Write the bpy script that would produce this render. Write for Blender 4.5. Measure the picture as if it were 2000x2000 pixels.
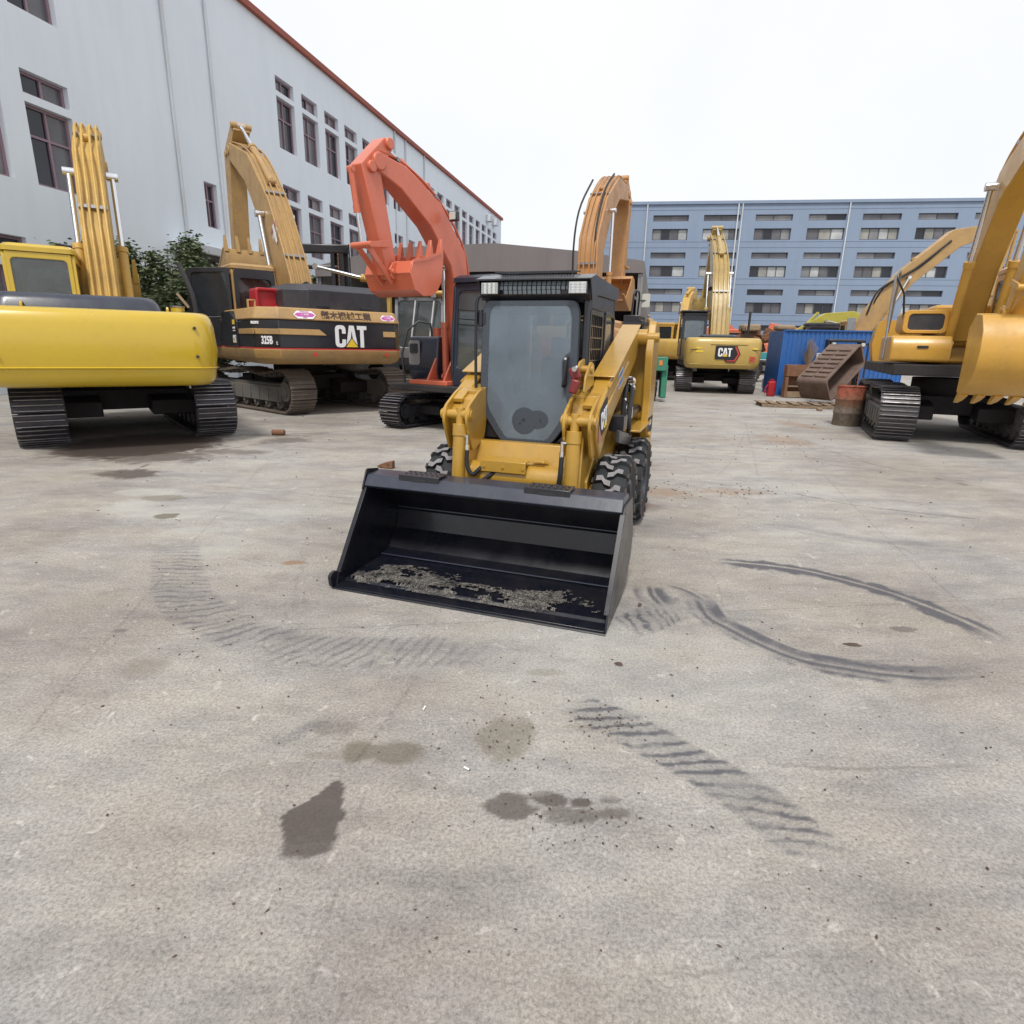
import bpy, bmesh, math, random
import numpy as np
from mathutils import Vector, Matrix, noise
R = math.radians; PI = math.pi
random.seed(7)
S = bpy.context.scene
for o in list(bpy.data.objects): bpy.data.objects.remove(o)
COL = S.collection

# ------------------------------------------------------------------ camera
PITCH, ROLL, FOC, CH = R(15.65), R(1.2), 1160.0, 1.6
cd = bpy.data.cameras.new('camera'); cam = bpy.data.objects.new('camera', cd); COL.objects.link(cam)
cam.location = (0, 0, CH)
cam.rotation_euler = (Matrix.Rotation(PI/2-PITCH, 3, 'X') @ Matrix.Rotation(ROLL, 3, 'Z')).to_euler()
cd.sensor_width = 36; cd.lens = 36*FOC/2000; cd.clip_end = 2000; cd.clip_start = .05
S.camera = cam
# ------------------------------------------------------------------ sky
SUN_EL, SUN_AZ = 58, 192            # azimuth clockwise from +Y : from behind the photographer's left
w = bpy.data.worlds.new('World'); S.world = w; w.use_nodes = True
nt = w.node_tree; nt.nodes.clear()
sky = nt.nodes.new('ShaderNodeTexSky'); sky.sky_type = 'NISHITA'; sky.sun_disc = False
sky.sun_elevation = R(SUN_EL); sky.sun_rotation = R(SUN_AZ); sky.air_density = 1.0; sky.dust_density = 4
mx = nt.nodes.new('ShaderNodeMix'); mx.data_type = 'RGBA'; mx.inputs[0].default_value = .86
mx.inputs[7].default_value = (10.1, 10.2, 10.5, 1)       # closed cloud cover
ck = nt.nodes.new('ShaderNodeTexNoise'); ck.inputs['Scale'].default_value = 1.6; ck.inputs['Detail'].default_value = 5; ck.inputs['Roughness'].default_value = .55      # faint cloud tone
ct = nt.nodes.new('ShaderNodeTexCoord'); cr_ = nt.nodes.new('ShaderNodeMix'); cr_.data_type = 'RGBA'; cr_.inputs[6].default_value = (8.6, 8.9, 9.5, 1); cr_.inputs[7].default_value = (11.2, 11.2, 11.2, 1)
nt.links.new(ct.outputs['Generated'], ck.inputs['Vector']); nt.links.new(ck.outputs[0], cr_.inputs[0]); nt.links.new(cr_.outputs[2], mx.inputs[7])
bg = nt.nodes.new('ShaderNodeBackground'); bg.inputs[1].default_value = .100
wo = nt.nodes.new('ShaderNodeOutputWorld')
nt.links.new(sky.outputs[0], mx.inputs[6]); nt.links.new(mx.outputs[2], bg.inputs[0]); nt.links.new(bg.outputs[0], wo.inputs[0])
# ------------------------------------------------------------------ sun
sl = bpy.data.lights.new('sun', 'SUN'); sl.energy = 2.3; sl.angle = R(9); sl.color = (1, .96, .9)
so = bpy.data.objects.new('sun', sl); COL.objects.link(so); so.location = (0, 0, 50)
d = Vector((math.sin(R(SUN_AZ))*math.cos(R(SUN_EL)), math.cos(R(SUN_AZ))*math.cos(R(SUN_EL)), math.sin(R(SUN_EL))))
so.rotation_euler = d.to_track_quat('Z', 'Y').to_euler()
S.view_settings.view_transform = 'Standard'; S.view_settings.look = 'None'
S.view_settings.exposure = 0.12; S.view_settings.gamma = 1
S.render.resolution_x = S.render.resolution_y = 1024

# ------------------------------------------------------------------ measuring helpers (pixel of the 2000 px photo -> world)
_M = Matrix.Rotation(PI/2-PITCH, 3, 'X') @ Matrix.Rotation(ROLL, 3, 'Z')
def ray(px, py): return _M @ Vector(((px-1000)/FOC, -(py-1000)/FOC, -1))
def G(px, py, z=0):
    d = ray(px, py); t = (z-CH)/d.z; return Vector((d.x*t, d.y*t, z))
def AT(px, py, Y):
    d = ray(px, py); t = Y/d.y; return Vector((d.x*t, Y, CH+d.z*t))

# ------------------------------------------------------------------ materials
MATS = {}
def nodes(name):
    m = bpy.data.materials.new(name); m.use_nodes = True
    t = m.node_tree; b = t.nodes['Principled BSDF']; MATS[name] = m
    return m, t, b
def N(t, typ, **kw):
    n = t.nodes.new(typ)
    for k, v in kw.items(): setattr(n, k, v)
    return n
def noise_n(t, scale, detail=6, rough=.6, co=None, dim='3D'):
    n = N(t, 'ShaderNodeTexNoise'); n.inputs['Scale'].default_value = scale
    n.inputs['Detail'].default_value = detail; n.inputs['Roughness'].default_value = rough
    if co is None:
        tc = N(t, 'ShaderNodeTexCoord'); co = tc.outputs['Object']
    t.links.new(co, n.inputs['Vector']); return n
def ramp(t, inp, stops):
    r = N(t, 'ShaderNodeValToRGB'); e = r.color_ramp.elements
    e[0].position, e[0].color = stops[0][0], c4(stops[0][1])
    e[1].position, e[1].color = stops[-1][0], c4(stops[-1][1])
    for p, c in stops[1:-1]:
        x = e.new(p); x.color = c4(c)
    t.links.new(inp, r.inputs[0]); return r
def c4(c):
    if isinstance(c, (int, float)): return (c, c, c, 1)
    return (c[0], c[1], c[2], 1)
def mixc(t, fac, a, b, mode='MIX'):
    m = N(t, 'ShaderNodeMix'); m.data_type = 'RGBA'; m.blend_type = mode
    for i, v in ((0, fac), (6, a), (7, b)):
        if isinstance(v, bpy.types.NodeSocket): t.links.new(v, m.inputs[i])
        elif i == 0: m.inputs[0].default_value = v
        else: m.inputs[i].default_value = c4(v)
    return m.outputs[2]
def bump(t, b, h, strength=.3, dist=.01):
    n = N(t, 'ShaderNodeBump'); n.inputs['Strength'].default_value = strength; n.inputs['Distance'].default_value = dist
    t.links.new(h, n.inputs['Height']); t.links.new(n.outputs[0], b.inputs['Normal'])
def paint(name, col, rough=.38, dirt=.25, dcol=(.16, .13, .1), scale=2.2, metal=0, coat=.0, bm=.12):
    m, t, b = nodes(name)
    n1 = noise_n(t, scale, 8, .68); n2 = noise_n(t, scale*9, 5, .7)
    f1 = ramp(t, n1.outputs[0], [(.44, 0), (.66, dirt)])
    f2 = ramp(t, n2.outputs[0], [(.53, 0), (.68, dirt)])
    c = mixc(t, f1.outputs[0], col, dcol); c = mixc(t, f2.outputs[0], c, dcol)
    t.links.new(c, b.inputs['Base Color'])
    rr = ramp(t, n1.outputs[0], [(.3, rough*.8), (.75, min(1, rough*1.5+.1*dirt))]); t.links.new(rr.outputs[0], b.inputs['Roughness'])
    b.inputs['Metallic'].default_value = metal; b.inputs['Coat Weight'].default_value = coat; b.inputs['Coat Roughness'].default_value = .15
    n3 = noise_n(t, 14, 3, .5); bump(t, b, n3.outputs[0], bm, .006)
    return m
def flat(name, col, rough=.5, metal=0, var=.12, sc=5):
    return paint(name, col, rough, var, tuple(x*.45 for x in col), sc, metal)
paint('cat_yellow', (.47, .268, .036), .30, .28, (.22, .14, .05), 2.5, coat=.4)
paint('tan_yellow', (.44, .275, .105), .42, .42, (.21, .14, .09), 2.0)
paint('bright_yellow', (.56, .385, .025), .22, .10, (.3, .2, .05), 1.2, coat=.6, bm=.05)
paint('dusty_yellow', (.56, .35, .075), .45, .4, (.28, .19, .1), 2.2)
paint('new_cat_yellow', (.50, .35, .09), .35, .25, (.33, .22, .1), 1.6, coat=.2)
paint('boom_gold', (.44, .31, .10), .32, .4, (.22, .15, .07), 1.8, coat=.2)
paint('orange_red', (.62, .15, .08), .32, .22, (.38, .1, .06), 2.0, coat=.3)
paint('tan_orange', (.50, .26, .10), .40, .35, (.25, .14, .08), 2.2)
paint('amber_yellow', (.58, .32, .05), .35, .25, (.3, .17, .05), 2.2, coat=.2)
paint('lime_yellow', (.43, .38, .06), .4, .3, (.25, .2, .08), 2.2)
paint('black_paint', (.014, .015, .021), .30, .16, (.05, .045, .045), 2.5, coat=.25, bm=.06)
paint('hood_black', (.026, .027, .036), .38, .45, (.07, .063, .063), 1.4)
paint('bucket_black', (.006, .007, .013), .27, .35, (.028, .024, .024), 3.0, coat=.12, bm=.08)
paint('navy_black', (.022, .028, .048), .3, .2, (.07, .07, .075), 2.0, coat=.3)
paint('rust', (.16, .075, .04), .85, .7, (.28, .14, .08), 5, bm=.5)
paint('rust_grey', (.17, .115, .09), .85, .7, (.085, .06, .05), 3, bm=.5)
paint('rust_dark', (.075, .045, .036), .85, .6, (.15, .09, .06), 4, bm=.5)
paint('track_steel', (.085, .082, .095), .42, .55, (.16, .14, .12), 5, .55)
paint('track_dark', (.045, .046, .058), .38, .55, (.10, .09, .09), 5, .45)
paint('track_muddy', (.14, .115, .10), .7, .7, (.23, .19, .15), 4, .15, bm=.4)
paint('track_frame_grey', (.12, .12, .12), .6, .65, (.22, .18, .14), 2.5)
paint('track_frame_dark', (.022, .022, .03), .55, .45, (.08, .065, .055), 2.5)
paint('dark_under', (.02, .018, .02), .7, .5, (.05, .04, .035), 3)
paint('worn_steel', (.33, .32, .33), .38, .6, (.12, .105, .1), 7, .6)
paint('steel_grey', (.30, .30, .31), .35, .3, (.12, .11, .1), 4, .7)
paint('white_paint', (.68, .69, .70), .5, .25, (.4, .38, .34), 2)
paint('green_paint', (.03, .22, .14), .45, .4, (.1, .13, .09), 3)
paint('teal_paint', (.05, .33, .36), .5, .4, (.13, .16, .15), 3)
paint('blue_sheet', (.020, .115, .38), .42, .3, (.08, .14, .25), 1.3)
paint('red_paint', (.42, .02, .03), .35, .25, (.2, .03, .03), 3)
paint('wood', (.28, .2, .13), .85, .6, (.13, .09, .06), 6, bm=.5)
paint('straw', (.34, .25, .16), .9, .4, (.18, .12, .08), 12)
paint('bark', (.10, .075, .055), .95, .5, (.05, .04, .03), 9, bm=.8)
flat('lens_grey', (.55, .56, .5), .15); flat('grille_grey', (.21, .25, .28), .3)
flat('black_rubber', (.018, .018, .02), .55, 0, .3); flat('logo_white', (.82, .83, .85), .5, 0, .05); flat('logo_yellow', (.78, .55, .04), .5, 0, .05)
flat('logo_black', (.015, .014, .018), .5, 0, .05); flat('logo_red', (.55, .05, .05), .5, 0, .1); flat('sticker_magenta', (.52, .10, .38), .5, 0, .1)
flat('sticker_blue', (.04, .20, .50), .4, 0, .1); flat('sticker_pink', (.45, .2, .17), .6, 0, .3); flat('ink_brown', (.075, .045, .03), .6, 0, .2)
flat('concrete_grey', (.30, .30, .28), .9, 0, .5); flat('paper_white', (.8, .8, .78), .8, 0, .05)
flat('orange_lens', (.8, .2, .03), .3, 0, .05); flat('seat_black', (.03, .03, .035), .7, 0, .3)
def chrome():
    m, t, b = nodes('chrome'); b.inputs['Base Color'].default_value = (.75, .76, .78, 1); b.inputs['Metallic'].default_value = 1
    n = noise_n(t, 30, 3); r = ramp(t, n.outputs[0], [(.3, .12), (.8, .32)]); t.links.new(r.outputs[0], b.inputs['Roughness'])
chrome()
def tyre_mat(name, lug):
    # worn dusty lug tops come from a noise over the rubber
    m, t, b = nodes(name)
    n = noise_n(t, 18, 6, .7)
    c = ramp(t, n.outputs[0], [(.3, tuple(x*.65 for x in lug)), (.7, lug)])
    t.links.new(c.outputs[0], b.inputs['Base Color']); b.inputs['Roughness'].default_value = .75
    bump(t, b, n.outputs[0], .4, .004)
tyre_mat('tyre_rubber', (.022, .025, .028)); tyre_mat('tyre_worn', (.27, .26, .27)); tyre_mat('tyre_side', (.085, .06, .055))
def glassy(name, tint=(.75, .8, .82), dusty=.25, dust=(.45, .5, .52), refl=1.0, rough=.05):
    m, t, b = nodes(name); out = t.nodes['Material Output']
    tr = N(t, 'ShaderNodeBsdfTransparent'); tr.inputs[0].default_value = c4(tint)
    gl = N(t, 'ShaderNodeBsdfGlossy'); gl.inputs[0].default_value = (refl, refl, refl, 1); gl.inputs['Roughness'].default_value = rough
    df = N(t, 'ShaderNodeBsdfDiffuse'); df.inputs[0].default_value = c4(dust)
    fr = N(t, 'ShaderNodeFresnel'); fr.inputs[0].default_value = 1.5
    m1 = N(t, 'ShaderNodeMixShader'); m2 = N(t, 'ShaderNodeMixShader')
    n = noise_n(t, 2.5, 6, .65); r = ramp(t, n.outputs[0], [(.3, dusty*.65), (.75, min(1, dusty*1.25))])
    t.links.new(r.outputs[0], m1.inputs[0]); t.links.new(tr.outputs[0], m1.inputs[1]); t.links.new(df.outputs[0], m1.inputs[2])
    t.links.new(fr.outputs[0], m2.inputs[0]); t.links.new(m1.outputs[0], m2.inputs[1]); t.links.new(gl.outputs[0], m2.inputs[2])
    t.links.new(m2.outputs[0], out.inputs[0])
glassy('cab_glass', (.80, .86, .90), .42, (.28, .35, .42)); glassy('clear_glass', (.7, .75, .76), .22, (.3, .33, .34)); glassy('dark_glass', (.3, .33, .36), .5, (.05, .06, .075))
glassy('brown_glass', (.45, .4, .38), .35, (.12, .08, .08))
def bwin(name, col, rough=.12):
    m, t, b = nodes(name); n = noise_n(t, .55, 4, .6)
    c = ramp(t, n.outputs[0], [(.35, tuple(x*.55 for x in col)), (.7, col)]); t.links.new(c.outputs[0], b.inputs['Base Color'])
    b.inputs['Roughness'].default_value = rough
bwin('pane_grey', (.17, .165, .18)); bwin('pane_dark', (.03, .032, .045)); bwin('pane_curtain', (.42, .41, .37), .35); bwin('pane_pale', (.30, .30, .31), .2); bwin('pane_bright', (.60, .62, .62), .25)  # pane_bright carries a bright reflection in its base colour
def wall_mat(name, col, dark, streak=.35):
    m, t, b = nodes(name); tc = N(t, 'ShaderNodeTexCoord'); mp = N(t, 'ShaderNodeMapping'); mp.inputs['Scale'].default_value = (1, 1, .12)
    t.links.new(tc.outputs['Object'], mp.inputs[0])
    n1 = noise_n(t, 1.6, 6, .7, mp.outputs[0]); n2 = noise_n(t, .25, 4, .6)
    f1 = ramp(t, n1.outputs[0], [(.45, 0), (.8, streak)]); f2 = ramp(t, n2.outputs[0], [(.4, 0), (.75, streak*.7)])
    c = mixc(t, f1.outputs[0], col, dark); c = mixc(t, f2.outputs[0], c, dark); t.links.new(c, b.inputs['Base Color'])
    b.inputs['Roughness'].default_value = .85
wall_mat('blue_wall', (.24, .305, .415), (.17, .215, .295)); wall_mat('white_wall', (.76, .82, .88), (.56, .61, .66), .3)
wall_mat('white_trim', (.62, .66, .7), (.3, .28, .26), .5); wall_mat('tent_sheet', (.20, .18, .18), (.12, .105, .1), .5)
wall_mat('sheet_grey', (.29, .285, .29), (.16, .15, .145), .8); wall_mat('red_trim', (.33, .10, .07), (.2, .08, .06), .4)
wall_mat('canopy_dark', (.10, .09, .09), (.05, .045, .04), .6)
flat('frame_purple', (.30, .20, .24), .5); flat('frame_dark', (.07, .08, .10), .5)
def drum_mat():
    m, t, b = nodes('drum_rust'); tc = N(t, 'ShaderNodeTexCoord'); sx = N(t, 'ShaderNodeSeparateXYZ'); t.links.new(tc.outputs['Object'], sx.inputs[0])
    n = noise_n(t, 4, 8, .7); ad = N(t, 'ShaderNodeMath', operation='MULTIPLY_ADD'); ad.inputs[1].default_value = .6
    t.links.new(n.outputs[0], ad.inputs[0]); t.links.new(sx.outputs[2], ad.inputs[2])
    c = ramp(t, ad.outputs[0], [(.0, (.14, .13, .105)), (.35, (.15, .115, .08)), (.6, (.19, .16, .13)), (.78, (.20, .12, .075)), (.92, (.30, .11, .06)), (1.0, (.40, .10, .055))])
    n2 = noise_n(t, 16, 5, .7); f = ramp(t, n2.outputs[0], [(.45, 0), (.62, .75)]); c2 = mixc(t, f.outputs[0], c.outputs[0], (.09, .06, .04))
    t.links.new(c2, b.inputs['Base Color']); b.inputs['Roughness'].default_value = .7; bump(t, b, n2.outputs[0], .3, .004)
drum_mat()
def leaf_mat(name, a, b_):
    m, t, b = nodes(name); n = noise_n(t, 1.7, 4, .6); c = ramp(t, n.outputs[0], [(.35, a), (.65, b_)])
    t.links.new(c.outputs[0], b.inputs['Base Color']); b.inputs['Roughness'].default_value = .6
    b.inputs['Transmission Weight'].default_value = 0
leaf_mat('leaf_green', (.06, .09, .045), (.15, .19, .09))

# ------------------------------------------------------------------ mesh builder
class MB:
    def __init__(s): s.v = []; s.f = []
    def add(s, vs, fs, M=None):
        b = len(s.v)
        for p in vs:
            p = Vector(p)
            if M is not None: p = M @ p
            s.v.append(tuple(p))
        for f in fs: s.f.append(tuple(b+i for i in f))
        return s
    def box(s, c, d, M=None, rot=None):
        x, y, z = d[0]/2, d[1]/2, d[2]/2
        vs = [Vector((i*x, j*y, k*z)) for i in (-1, 1) for j in (-1, 1) for k in (-1, 1)]
        if rot is not None:
            q = Matrix.Rotation(rot[1], 3, rot[0]) if isinstance(rot, tuple) else rot
            vs = [q @ v for v in vs]
        vs = [v+Vector(c) for v in vs]
        return s.add(vs, [(0, 1, 3, 2), (4, 6, 7, 5), (0, 4, 5, 1), (2, 3, 7, 6), (0, 2, 6, 4), (1, 5, 7, 3)], M)
    def prism(s, prof, y0, y1, axis='y', M=None):
        # prof: (a,b) polygon; extruded along the axis
        n = len(prof)
        def P(a, b, h): return {'y': (a, h, b), 'x': (h, a, b), 'z': (a, b, h)}[axis]
        vs = [P(a, b, y0) for a, b in prof]+[P(a, b, y1) for a, b in prof]
        fs = [tuple(range(n)), tuple(range(2*n-1, n-1, -1))]+[(i, (i+n), (i+1) % n+n, (i+1) % n) for i in range(n)]
        return s.add(vs, fs, M)
    def loft(s, rings, M=None, cap=True):
        n = len(rings[0]); vs = [p for r in rings for p in r]; fs = []
        for k in range(len(rings)-1):
            for i in range(n):
                j = (i+1) % n; fs.append((k*n+i, k*n+j, (k+1)*n+j, (k+1)*n+i))
        if cap: fs.append(tuple(range(n-1, -1, -1))); fs.append(tuple((len(rings)-1)*n+i for i in range(n)))
        return s.add(vs, fs, M)
    def cyl(s, a, b, r, r2=None, n=16, M=None, cap=True):
        a, b = Vector(a), Vector(b); r2 = r if r2 is None else r2
        ax = (b-a).normalized(); u = ax.orthogonal().normalized(); v = ax.cross(u)
        r0 = [a+(u*math.cos(t)+v*math.sin(t))*r for t in (2*PI*i/n for i in range(n))]
        r1 = [b+(u*math.cos(t)+v*math.sin(t))*r2 for t in (2*PI*i/n for i in range(n))]
        return s.loft([r0, r1], M, cap)
    def tube(s, pts, r, n=8, M=None, smooth=True, closed=False):
        P = [Vector(p) for p in pts]
        if smooth and len(P) > 2:
            Q = []
            K = len(P)
            for i in range(K-1 if not closed else K):
                p0, p1, p2, p3 = (P[(i-1) % K], P[i], P[(i+1) % K], P[(i+2) % K]) if closed else (P[max(i-1, 0)], P[i], P[i+1], P[min(i+2, K-1)])
                for q in range(5):
                    t = q/5; Q.append(.5*((2*p1)+(p2-p0)*t+(2*p0-5*p1+4*p2-p3)*t*t+(3*p1-p0-3*p2+p3)*t**3))
            if not closed: Q.append(P[-1])
            P = Q
        rings = []; u = None
        for i, p in enumerate(P):
            a = P[(i-1) % len(P)] if closed or i > 0 else p; b = P[(i+1) % len(P)] if closed or i < len(P)-1 else p
            t = (b-a).normalized()
            if u is None: u = t.orthogonal().normalized()
            u = (u-t*u.dot(t)).normalized(); v = t.cross(u)
            rings.append([p+(u*math.cos(x)+v*math.sin(x))*r for x in (2*PI*k/n for k in range(n))])
        if closed: rings.append(rings[0]); return s.loft(rings, M, False)
        return s.loft(rings, M)
    def lathe(s, prof, axis='y', c=(0, 0, 0), n=32, M=None):
        # prof: (r, h)
        rings = []
        for k in range(n):
            t = 2*PI*k/n; ct, st = math.cos(t), math.sin(t)
            rings.append([Vector(c)+(Vector((r*ct, h, r*st)) if axis == 'y' else Vector((r*ct, r*st, h)) if axis == 'z' else Vector((h, r*ct, r*st))) for r, h in prof])
        m = len(prof); vs = [p for r in rings for p in r]; fs = []
        for k in range(n):
            k2 = (k+1) % n
            for i in range(m-1): fs.append((k*m+i, k*m+i+1, k2*m+i+1, k2*m+i))
        return s.add(vs, fs, M)
    def beam(s, pts, th, w, y=0, M=None):
        # centreline (x,z) with thickness per point; width w across y
        P = [Vector((p[0], p[1])) for p in pts]; up = []; dn = []
        for i, p in enumerate(P):
            a = P[max(i-1, 0)]; b = P[min(i+1, len(P)-1)]; t = (b-a).normalized(); nrm = Vector((-t.y, t.x))
            up.append(p+nrm*th[i]/2); dn.append(p-nrm*th[i]/2)
        ws = w if isinstance(w, (list, tuple)) else [w]*len(P)
        rings = [[(u.x, y-ww/2, u.y), (u.x, y+ww/2, u.y), (q.x, y+ww/2, q.y), (q.x, y-ww/2, q.y)] for u, q, ww in zip(up, dn, ws)]
        return s.loft(rings, M)
    def build(s, name, mat, parent=None, bevel=0, smooth=35, M=None, seg=2):
        me = bpy.data.meshes.new(name)
        vs = s.v if M is None else [tuple(M @ Vector(p)) for p in s.v]
        me.from_pydata(vs, [], s.f); me.validate(); me.update()
        bm = bmesh.new(); bm.from_mesh(me); bmesh.ops.recalc_face_normals(bm, faces=bm.faces); bm.to_mesh(me); bm.free()
        if smooth:
            for p in me.polygons: p.use_smooth = True
            me.set_sharp_from_angle(angle=R(smooth))
        o = bpy.data.objects.new(name, me); COL.objects.link(o)
        me.materials.append(MATS[mat])
        if parent is not None: o.parent = parent
        if bevel:
            b = o.modifiers.new('bevel', 'BEVEL'); b.width = bevel; b.segments = seg; b.limit_method = 'ANGLE'; b.angle_limit = R(40); b.harden_normals = False
        return o
def tag(o, label=None, cat=None, group=None, kind=None):
    for k, v in (('label', label), ('category', cat), ('group', group), ('kind', kind)):
        if v: o[k] = v
    return o
def thing(name, loc, f, label, cat, group=None):
    o = bpy.data.objects.new(name, None); COL.objects.link(o); o.location = loc; o.empty_display_size = .3
    o.rotation_euler = (0, 0, math.atan2(f[1], f[0]))
    return tag(o, label, cat, group)
def copy_tree(o, parent=None):
    c = o.copy(); COL.objects.link(c); c.parent = parent
    for ch in list(o.children): copy_tree(ch, c)
    return c
def copy_part(o, loc=None):
    c = copy_tree(o, o.parent)
    if loc is not None: c.location = loc
    return c
def rr(x0, z0, x1, z1, r, n=4):
    # rounded rectangle polygon
    out = []
    for cx, cz, a in ((x1-r, z1-r, 0), (x0+r, z1-r, 90), (x0+r, z0+r, 180), (x1-r, z0+r, 270)):
        for k in range(n+1):
            t = R(a+90*k/n); out.append((cx+r*math.cos(t), cz+r*math.sin(t)))
    return out
def rpoly(pts, r, n=4):
    # polygon with rounded corners
    out = []; K = len(pts)
    for i in range(K):
        p = Vector(pts[i]); a = Vector(pts[i-1]); b = Vector(pts[(i+1) % K])
        da = (a-p); db = (b-p); rr_ = min(r, da.length*.45, db.length*.45)
        s_ = p+da.normalized()*rr_; e = p+db.normalized()*rr_
        for k in range(n+1):
            t = k/n; q = s_*(1-t)**2+p*2*t*(1-t)+e*t*t; out.append((q.x, q.y))
    return out
def ringmesh(mb, outer, inner, h0, h1, axis='x', M=None):
    # frame between two outlines with the same number of points
    n = len(outer)
    def P(a, h): return {'y': (a[0], h, a[1]), 'x': (h, a[0], a[1])}[axis]
    vs = [P(a, h0) for a in outer]+[P(a, h0) for a in inner]+[P(a, h1) for a in outer]+[P(a, h1) for a in inner]; fs = []
    for i in range(n):
        j = (i+1) % n
        fs += [(i, j, n+j, n+i), (2*n+i, 3*n+i, 3*n+j, 2*n+j), (i, 2*n+i, 2*n+j, j), (n+i, n+j, 3*n+j, 3*n+i)]
    return mb.add(vs, fs, M)
def text_mesh(txt, name, mat, parent, M, size=1, bold=0, xs=1, ext=.003, align='CENTER'):
    cu = bpy.data.curves.new('t', 'FONT'); cu.body = txt; cu.size = size; cu.offset = bold; cu.extrude = ext; cu.align_x = align; cu.align_y = 'CENTER'
    cu.resolution_u = 3
    o = bpy.data.objects.new('t', cu); COL.objects.link(o)
    dg = bpy.context.evaluated_depsgraph_get(); dg.update()
    me = bpy.data.meshes.new_from_object(o.evaluated_get(dg)); bpy.data.objects.remove(o)
    me.transform(M @ Matrix.Diagonal((xs, 1, 1, 1))); me.materials.clear(); me.materials.append(MATS[mat])
    q = bpy.data.objects.new(name, me); COL.objects.link(q); q.parent = parent; return q
def faceM(origin, right, up):
    r = Vector(right).normalized(); u = Vector(up).normalized(); n = r.cross(u)
    M = Matrix(((r.x, u.x, n.x, origin[0]), (r.y, u.y, n.y, origin[1]), (r.z, u.z, n.z, origin[2]), (0, 0, 0, 1))); return M
def polyM(name, pts, mat, parent, M, th=.003, z=0):
    mb = MB(); mb.prism(pts, z, z+th, 'z', M); return mb.build(name, mat, parent, smooth=0)
def cat_logo(parent, M, h, back=None, tri='logo_yellow', tricol='logo_black'):
    """the three letters with the triangle under the A; M maps x right, y up, z out of the surface"""
    k = .93
    C_ = [(.56, .12), (.56, .30), (.54, .40), (.48, .47), (.38, .5), (.18, .5), (.08, .47), (.02, .40), (0, .30), (0, -.30), (.02, -.40), (.08, -.47), (.18, -.5), (.38, -.5), (.48, -.47), (.54, -.40), (.56, -.30), (.56, -.14), (.365, -.14), (.365, -.27), (.34, -.32), (.30, -.335), (.25, -.335), (.21, -.32), (.195, -.27), (.195, .27), (.21, .32), (.25, .335), (.30, .335), (.34, .32), (.365, .27), (.365, .12)]
    A_ = [(0, -.5), (.19, .5), (.45, .5), (.64, -.5), (.44, -.5), (.32, .27), (.20, -.5)]
    T_ = [(0, .5), (.52, .5), (.52, .32), (.36, .32), (.36, -.5), (.16, -.5), (.16, .32), (0, .32)]
    for P_, x_ in ((C_, -.88), (A_, -.32), (T_, .30)): polyM('logo_letter', [((x_+.01+a)*h*k, b*h) for a, b in P_], 'logo_white', parent, M, .004, .002)
    polyM('logo_triangle_edge', [(-.37*h, -.505*h), (.37*h, -.505*h), (0, -.04*h)], tricol, parent, M, .004, .0075)
    polyM('logo_triangle', [(-.30*h, -.49*h), (.30*h, -.49*h), (0, -.10*h)], tri, parent, M, .004, .012)

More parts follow.
